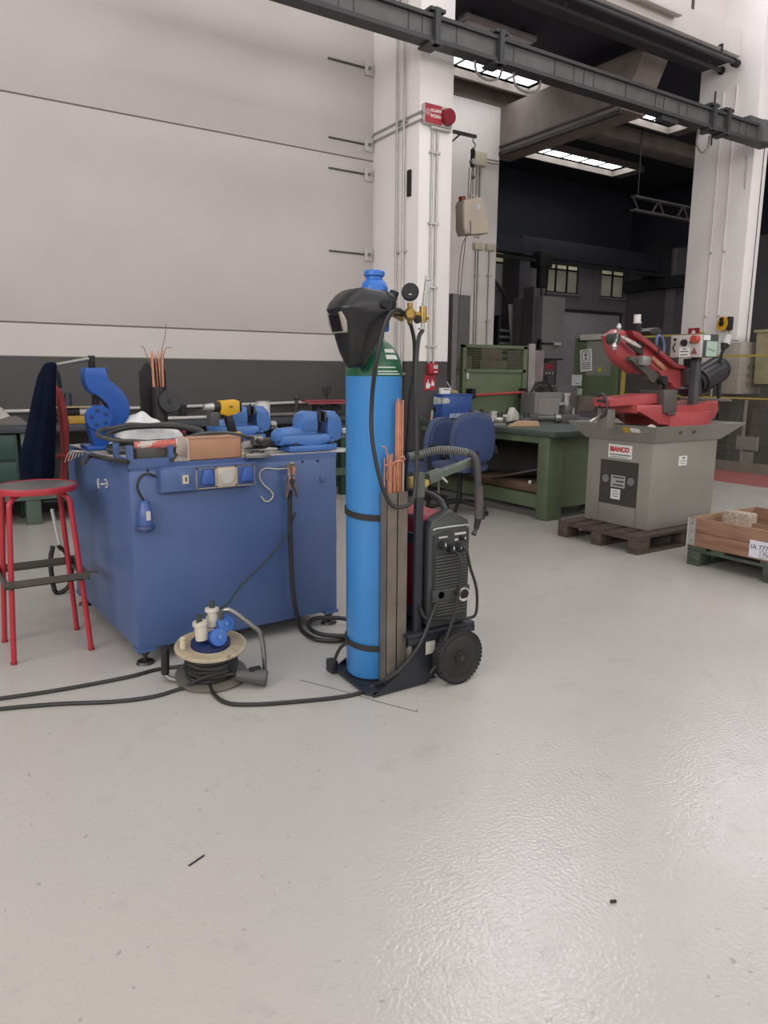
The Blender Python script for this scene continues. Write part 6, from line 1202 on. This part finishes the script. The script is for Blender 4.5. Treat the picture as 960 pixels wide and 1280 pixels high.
sp_([(90, 865), (130, 855), (430, 840), (440, 815), (590, 815), (600, 920), (330, 925), (120, 950), (95, 945)], .16, 'vise_arm', redsaw, .05, .012)
sp_([(105, 965), (180, 970), (180, 1100), (160, 1160), (100, 1165)], .10, 'vise_bracket', mat('bracket_grey', '77736f', .5, .2), .05, .006)
sp_([(590, 780), (690, 780), (690, 930), (590, 930)], .22, 'vise_jaw', mat('jaw_grey', '67645f', .45, .4), .03, .006)
sp_([(690, 780), (820, 775), (815, 1005), (690, 1010)], .06, 'fence_plate', mat('jaw_grey2', '5f5b58', .45, .4), .16, .004)
MB().mm((Z8(620, 0)[0], ysaw-.2, Z8(0, 1035)[1]), (Z8(800, 0)[0], ysaw+.1, Z8(0, 1020)[1])).part('base_plate', steel, t)
# bow with its two wheel housings
bow = [(135, 240), (235, 170), (320, 215), (480, 330), (560, 420), (700, 530), (830, 560), (885, 690), (860, 750), (790, 772), (735, 735), (690, 665), (600, 590), (545, 560), (520, 600), (490, 622), (380, 615), (250, 520), (190, 430)]
sp_(bow, .11, 'bow', redsaw, -.02, .02)
sp_([(265, 190), (330, 200), (480, 320), (700, 520), (840, 555), (845, 575), (700, 560), (480, 370), (290, 250)], .24, 'back_rib', mat('rib_dark', '8d2f33', .4, var=.2), -.03, .01)
sp_([(310, 245), (360, 330), (470, 420), (500, 400), (420, 310), (330, 230)], .02, 'blade_cover', mat('cover_dark', '2e3a34', .5), .085, .003)
sp_([(290, 235), (420, 300), (480, 345), (470, 365), (400, 330), (280, 260)], .03, 'name_strip', mat('strip_white', 'b9a9a6', .5, var=.25, scale=20), .10, .003)
sp_([(600, 440), (700, 530), (740, 570), (700, 585), (590, 480)], .03, 'name_strip', mat('strip_tan2', 'a3694f', .5, var=.3, scale=20), .10, .003)
sp_([(365, 450), (400, 445), (640, 620), (640, 660), (590, 710), (545, 680), (540, 640), (360, 480)], .05, 'guide_arm', mat('arm_grey', '4d4c48', .45, .3), .11, .006)
c = Z8(570, 680); MB().cyl((c[0], ysaw-.15, c[1]), (c[0], ysaw-.09, c[1]), .032, n=16).part('guide_roller', blackm, t)
c = Z8(590, 745); MB().mm((c[0]-.012, ysaw-.14, c[1]-.04), (c[0]+.012, ysaw-.11, c[1]+.05)).part('guide_stem', blackm, t)
sp_([(475, 440), (540, 440), (560, 490), (530, 540), (470, 530)], .07, 'clamp_block', mat('clamp_grey', '8a8a86', .4, .4), .14, .006)
# tension handle
c = Z8(262, 265, -.14); MB().cyl((c[0], ysaw-.13, c[1]), (c[0], ysaw-.06, c[1]), .042, n=20).part('tension_knob', mat('knob_green', '2e3b35', .5), t)
for q in ((268, 155), (222, 345)): e = Z8(*q, -.14); m = MB().cyl((c[0], ysaw-.125, c[1]), (e[0], ysaw-.14, e[1]), .007, n=8); m.ball((e[0], ysaw-.14, e[1]), .02, (1, 1, 1.5)); m.part('tension_handle', mat('handle_silver', 'bdbab8', .25, .8), t)
# feed tube, hose, guides above the bow
a, b = Z8(480, 430, -.05), Z8(455, 60, -.05); MB().cyl((a[0], ysaw-.05, a[1]), (b[0], ysaw-.05, b[1]), .024, n=12).part('feed_lever', blackm, t); MB().cyl((b[0], ysaw-.05, b[1]-.03), (b[0]-.002, ysaw-.05, b[1]+.025), .026, n=12).part('lever_tip', mat('tip_white', 'cfcac4', .4), t); MB().lathe([(.026, 0), (.03, 0), (.03, .012), (.026, .012)], 14, TR((b[0]+.003, ysaw-.05, b[1]-.04))).part('lever_ring', greyl, t)
a, b = Z8(560, 420), Z8(575, 370); MB().cyl((a[0], ysaw-.08, a[1]), (b[0], ysaw-.08, b[1]+.02), .016, n=10).part('stop_pin', blackm, t)
sp_([(500, 195), (520, 175), (560, 160), (600, 160), (630, 185), (640, 235), (520, 235)], .14, 'coolant_unit', mat('unit_black', '2a2828', .5), -.12, .01)
MB().tube([(Z8(x, y)[0], ysaw-.03, Z8(x, y)[1]) for x, y in ((615, 430), (612, 330), (618, 260), (640, 238), (668, 262), (688, 330), (680, 420), (655, 520))], .011, 8).part('coolant_hose', mat('hose_blue', '4d6285', .4), t, 'blue coolant hose')
MB().tube([(Z8(x, y)[0], ysaw-.03, Z8(x, y)[1]) for x, y in ((655, 400), (720, 470), (780, 520), (850, 535))], .007, 6).part('coolant_hose', mat('hose_grey2', '6b6a5c', .5), t)
# gearbox, motor, pivot
def Z2(cx, cy, dy=0.): return Q(830+cx/8.53, 390+cy/8.53, dy)
sp_([(140, 600), (210, 590), (215, 720), (140, 720)], .14, 'limit_box', blackm, 0, .01, conv=Z2)
sp_([(205, 600), (260, 600), (255, 790), (210, 780)], .08, 'cylinder', mat('cyl_grey', '55504f', .4, .5), .06, .01, conv=Z2)
a, b = Z2(222, 790), Z2(220, 880); MB().cyl((a[0], ysaw-.06, a[1]), (b[0], ysaw-.06, b[1]), .010, n=8).part('piston_rod', galv, t)
sp_([(270, 500), (330, 490), (345, 900), (240, 900), (210, 820), (265, 780)], .12, 'pivot_column', mat('pivot_dark', '2c2b2f', .5), 0, .012, conv=Z2)
a, b = Z2(400, 740), Z2(610, 610); d2 = Vector((b[0]-a[0], 0, b[1]-a[1])).normalized(); A_, B_ = Vector((a[0], ysaw+.03, a[1])), Vector((b[0], ysaw+.03, b[1]))
MB().cyl(A_[:], B_[:], .105, n=28).part('motor', mat('motor_black', '2b2a2f', .4, var=.1), t, 'black electric motor'); MB().cyl((B_)[:], (B_+d2*.04)[:], .11, .095, n=28).part('motor_fan_cover', mat('motor_black', '2b2a2f', .4), t); MB().cyl((A_-d2*.05)[:], A_[:], .09, n=24).part('motor_flange', blackm, t)
for k in range(14):
    a_ = 2*pi*k/14; up = d2.cross(Vector((0, 1, 0))); o_ = up*cos(a_)*.106+Vector((0, 1, 0))*sin(a_)*.106
    MB().cyl((A_+o_+d2*.03)[:], (B_+o_-d2*.02)[:], .006, n=5).part('cooling_fin', blackm, t)
# control box on its column: the grey operating panel faces the far left, its dark end faces the aisle
yc = 3.50; cc = Yp(876, 433, yc); xc = cc.x; zt_, zb_ = Yp(876, 418, yc).z, Yp(876, 446.5, yc).z; yl = Xp(838, 434, xc).y; xr = Yp(897, 434, yc).x
cxx = Yp(871, 455, yc+.12).x; MB().mm(l(cxx-.025, yc+.10, .95), l(cxx+.03, yc+.16, zb_+.02), bev=.004).part('control_column', mat('column_grey', '464549', .5), t)
cb = MB().mm(l(xc, yc, zb_), l(xc+.03, yl, zt_), bev=.004).part('control_panel', mat('ctrl_grey', 'b3ada9', .5), t)
MB().mm(l(xc+.028, yc-.004, zb_+.004), l(xr, yl-.01, zt_+.006), bev=.005).part('control_box', mat('ctrl_dark', '3a4040', .5), t)
PW, PH = yl-yc, zt_-zb_
def on_panel(u, v): return l(xc, yl-PW*u, zb_+PH*v)      # u from the panel's left edge, v up
def dot(u, v, r, m_, nm, d=.02): p = on_panel(u, v); MB().cyl(p, (p[0]-d, p[1], p[2]), r, r*.85, n=18).part(nm, m_, cb)
dot(.84, .80, .034, mat('button_red', 'a8402f', .4), 'emergency_button', .04); dot(.46, .66, .028, blackm, 'selector_knob'); dot(.70, .68, .010, blackm, 'button'); dot(.16, .82, .010, blackm, 'button')
p = on_panel(.10, .45); MB().tube([(p[0]-.003, p[1]-.02, p[2]+.035), (p[0]-.003, p[1], p[2]), (p[0]-.003, p[1]-.02, p[2]-.035)], .005, 6).part('scale_mark', blackm, cb)
def plate(u0, v0, u1, v1, m_, nm, dx=.003): a, b = on_panel(u0, v0), on_panel(u1, v1); MB().mm((a[0]-dx, min(a[1], b[1]), a[2]), (a[0]-dx+.003, max(a[1], b[1]), b[2])).part(nm, m_, cb)
plate(.32, .03, .66, .46, paper, 'sticker')
for v0, u0, u1 in ((.36, .42, .56), (.24, .36, .62), (.10, .36, .60)): plate(u0, v0, u1, v0+.04, ink, 'print', .0045)
p = on_panel(.80, .27); MB().prism([(-.030, -.022), (.030, -.022), (0, .028)], .003, FR((p[0]-.0015, p[1], p[2]), (0, -1, 0), (0, 0, 1))).part('warning_triangle', mat('tri_red', '8a4a45', .6), cb)
def side(u0, v0, u1, v1, m_, nm, dy=.003): w = xr-xc; MB().mm(l(xc+w*u0, yc-.004-dy, zb_+PH*v0), l(xc+w*u1, yc-.004, zb_+PH*v1)).part(nm, m_, t)
side(.10, .76, .48, .99, paper, 'sticker'); side(.30, .05, .93, .72, mat('label_mint', 'a0b8ac', .6), 'label')
for k in range(3): side(.38+.14*k, .36-.04*k, .48+.15*k, .40-.04*k, mat('print_grey', '55555a', .8), 'print', .0045)
# work lamp
pts = [(530, 1140), (535, 900), (550, 560), (575, 430), (610, 350)]; MB().tube([(Z2(x, y)[0], ysaw-.04, Z2(x, y)[1]) for x, y in pts], .014, 8, 4).part('lamp_arm', blackm, t)
a, b, c = Z2(580, 400), Z2(605, 350), Z2(640, 255); MB().cyl((a[0], ysaw-.04, a[1]), (b[0], ysaw-.04, b[1]), .018, .036, n=16).part('lamp_socket', blackm, t); MB().cyl((b[0], ysaw-.04, b[1]), (c[0], ysaw-.04, c[1]), .04, .034, n=18).part('lamp_shade', mat('lamp_shade', 'a5a7a6', .25, .2), t)
# material stop and feed rod, handwheel, lever, rag
a, b = Z2(120, 920), Z2(655, 938); MB().cyl((a[0], ysaw-.05, a[1]), (b[0], ysaw-.05, b[1]), .011, n=10).part('stop_rod', steel, t); sp_([(265, 955), (500, 940), (570, 935), (510, 985), (460, 990)], .05, 'stop_plate', mat('plate_dk', '6d6a67', .4, .5), .05, .002, conv=Z2)
c = Q(744, 507); M = FR((c[0]+.03, ysaw-.03, c[1]), (.35, .9, 0), (0, 0, 1))
hw_ = MB().tube([(.085*cos(2*pi*i/24), .085*sin(2*pi*i/24), 0) for i in range(24)], .010, 8, 1, closed=True, M=M).part('handwheel', mat('wheel_dark', '3b3836', .45), t)
for k in range(3): MB().cyl((0, 0, 0), (.085*cos(2*pi*k/3), .085*sin(2*pi*k/3), 0), .008, n=7, M=M).part('spoke', mat('wheel_dark', '3b3836', .45), hw_)
MB().cyl((0, 0, -.02), (0, 0, .10), .018, n=12, M=M).part('wheel_hub', steeld, hw_); MB().cyl((-.07, .04, 0), (-.07, .04, -.07), .011, n=10, M=M).part('wheel_grip', blackm, hw_)
a, b = Q(731, 527), Q(752, 513); MB().cyl((a[0], ysaw-.05, a[1]), (b[0], ysaw-.05, b[1]), .010, n=10).part('vise_lever', mat('handle_silver', 'bdbab8', .25, .8), t)
crumple('rag', (4.72, 3.55, .895), .17, .14, .06, mat('rag_white', 'b4aea8', .9), 'crumpled pale rag on the front left corner of the saw tray', 'rag', 5)

# ------------------------------------------------------------------ collar pallet at the right edge
pallet('pallet', 4.60, 1.86, .8, 1.2, 'green painted pallet carrying the wooden collar box at the right edge', woodg)
t = T('collar_box', 'pale wooden pallet collar box with a white paper sign', 'box', (4.60, 1.86, .139)); ht = .20
for z0_, z1_ in ((0, .098), (.102, ht)):
    MB().mm((0, 0, z0_), (.02, 1.2, z1_), bev=.002).part('board', wood, t); MB().mm((.78, 0, z0_), (.8, 1.2, z1_), bev=.002).part('board', wood, t)
    MB().mm((.02, 1.18, z0_), (.78, 1.2, z1_), bev=.002).part('board', woodx, t); MB().mm((.02, 0, z0_), (.78, .02, z1_), bev=.002).part('board', woodx, t)
MB().mm((.02, .60, 0), (.78, .615, .18)).part('divider', woodx, t); MB().mm((.30, .62, 0), (.315, 1.18, .17)).part('divider', wood, t); MB().mm((.02, .02, .0), (.78, 1.18, .008)).part('floor_board', mat('chip', '8a735e', .9, var=.25, scale=30), t)
for x, y in ((0, 1.2), (.8, 1.2), (0, 0), (.8, 0)):
    s1 = 1 if x == 0 else -1; s2 = 1 if y == 0 else -1
    h_ = MB().mm((x-.004*s1, y, .005), (x, y+.05*s2, ht-.005)).mm((x, y-.004*s2, .005), (x+.05*s1, y, ht-.005)).mm((x-.004*s1, y-.004*s2, .005), (x, y, ht-.005)).cyl((x-.006*s1, y-.006*s2, -.02), (x-.006*s1, y-.006*s2, ht), .006, n=8).part('hinge', galv, t)
    for z_ in (.04, .1, .16): MB().cyl((x-.007*s1, y+.025*s2, z_), (x, y+.025*s2, z_), .006, n=8).part('rivet', steel, h_)
sg = MB().mm((-.004, .10, .012), (-.0005, .755-.005, .125)).part('paper_sign', mat('sign_paper', 'd2d3dc', .7, var=.03), t, 'white paper sign with hand-written code')
hand = mat('handwriting', '4a4a52', .8)
text('IA 777 164 39', .046, hand, sg, FR((-.0048, .74, .068), (0, -1, 0), (0, 0, 1)), depth=.0004, xs=.95); text('Piano', .034, hand, sg, FR((-.0048, .655, .03), (0, -1, 0), (0, 0, 1)), depth=.0004)
MB().mm((-.0055, .55, .019), (-.0045, .675, .021)).mm((-.0055, .55, .059), (-.0045, .675, .061)).mm((-.0055, .673, .019), (-.0045, .675, .061)).mm((-.0055, .55, .019), (-.0045, .552, .061)).part('box_outline', hand, sg)
MB().mm((0, 0, 0), (.1, .2, .225), bev=.004).thing('rough_block', mat('chip_block', 'a39485', .9, var=.3, scale=40, bump=.5, bscale=60), 'rough pale chipboard block standing inside the collar box', 'block', (4.86, 2.78, .148))
t = T('dark_offcut', 'dark brown offcut lying in the collar box near the frame edge', 'offcut', (4.95, 2.55, .148)); MB().mm((0, 0, 0), (.22, .12, .1), bev=.006).part('piece', mat('offcut', '5a4034', .8), t)
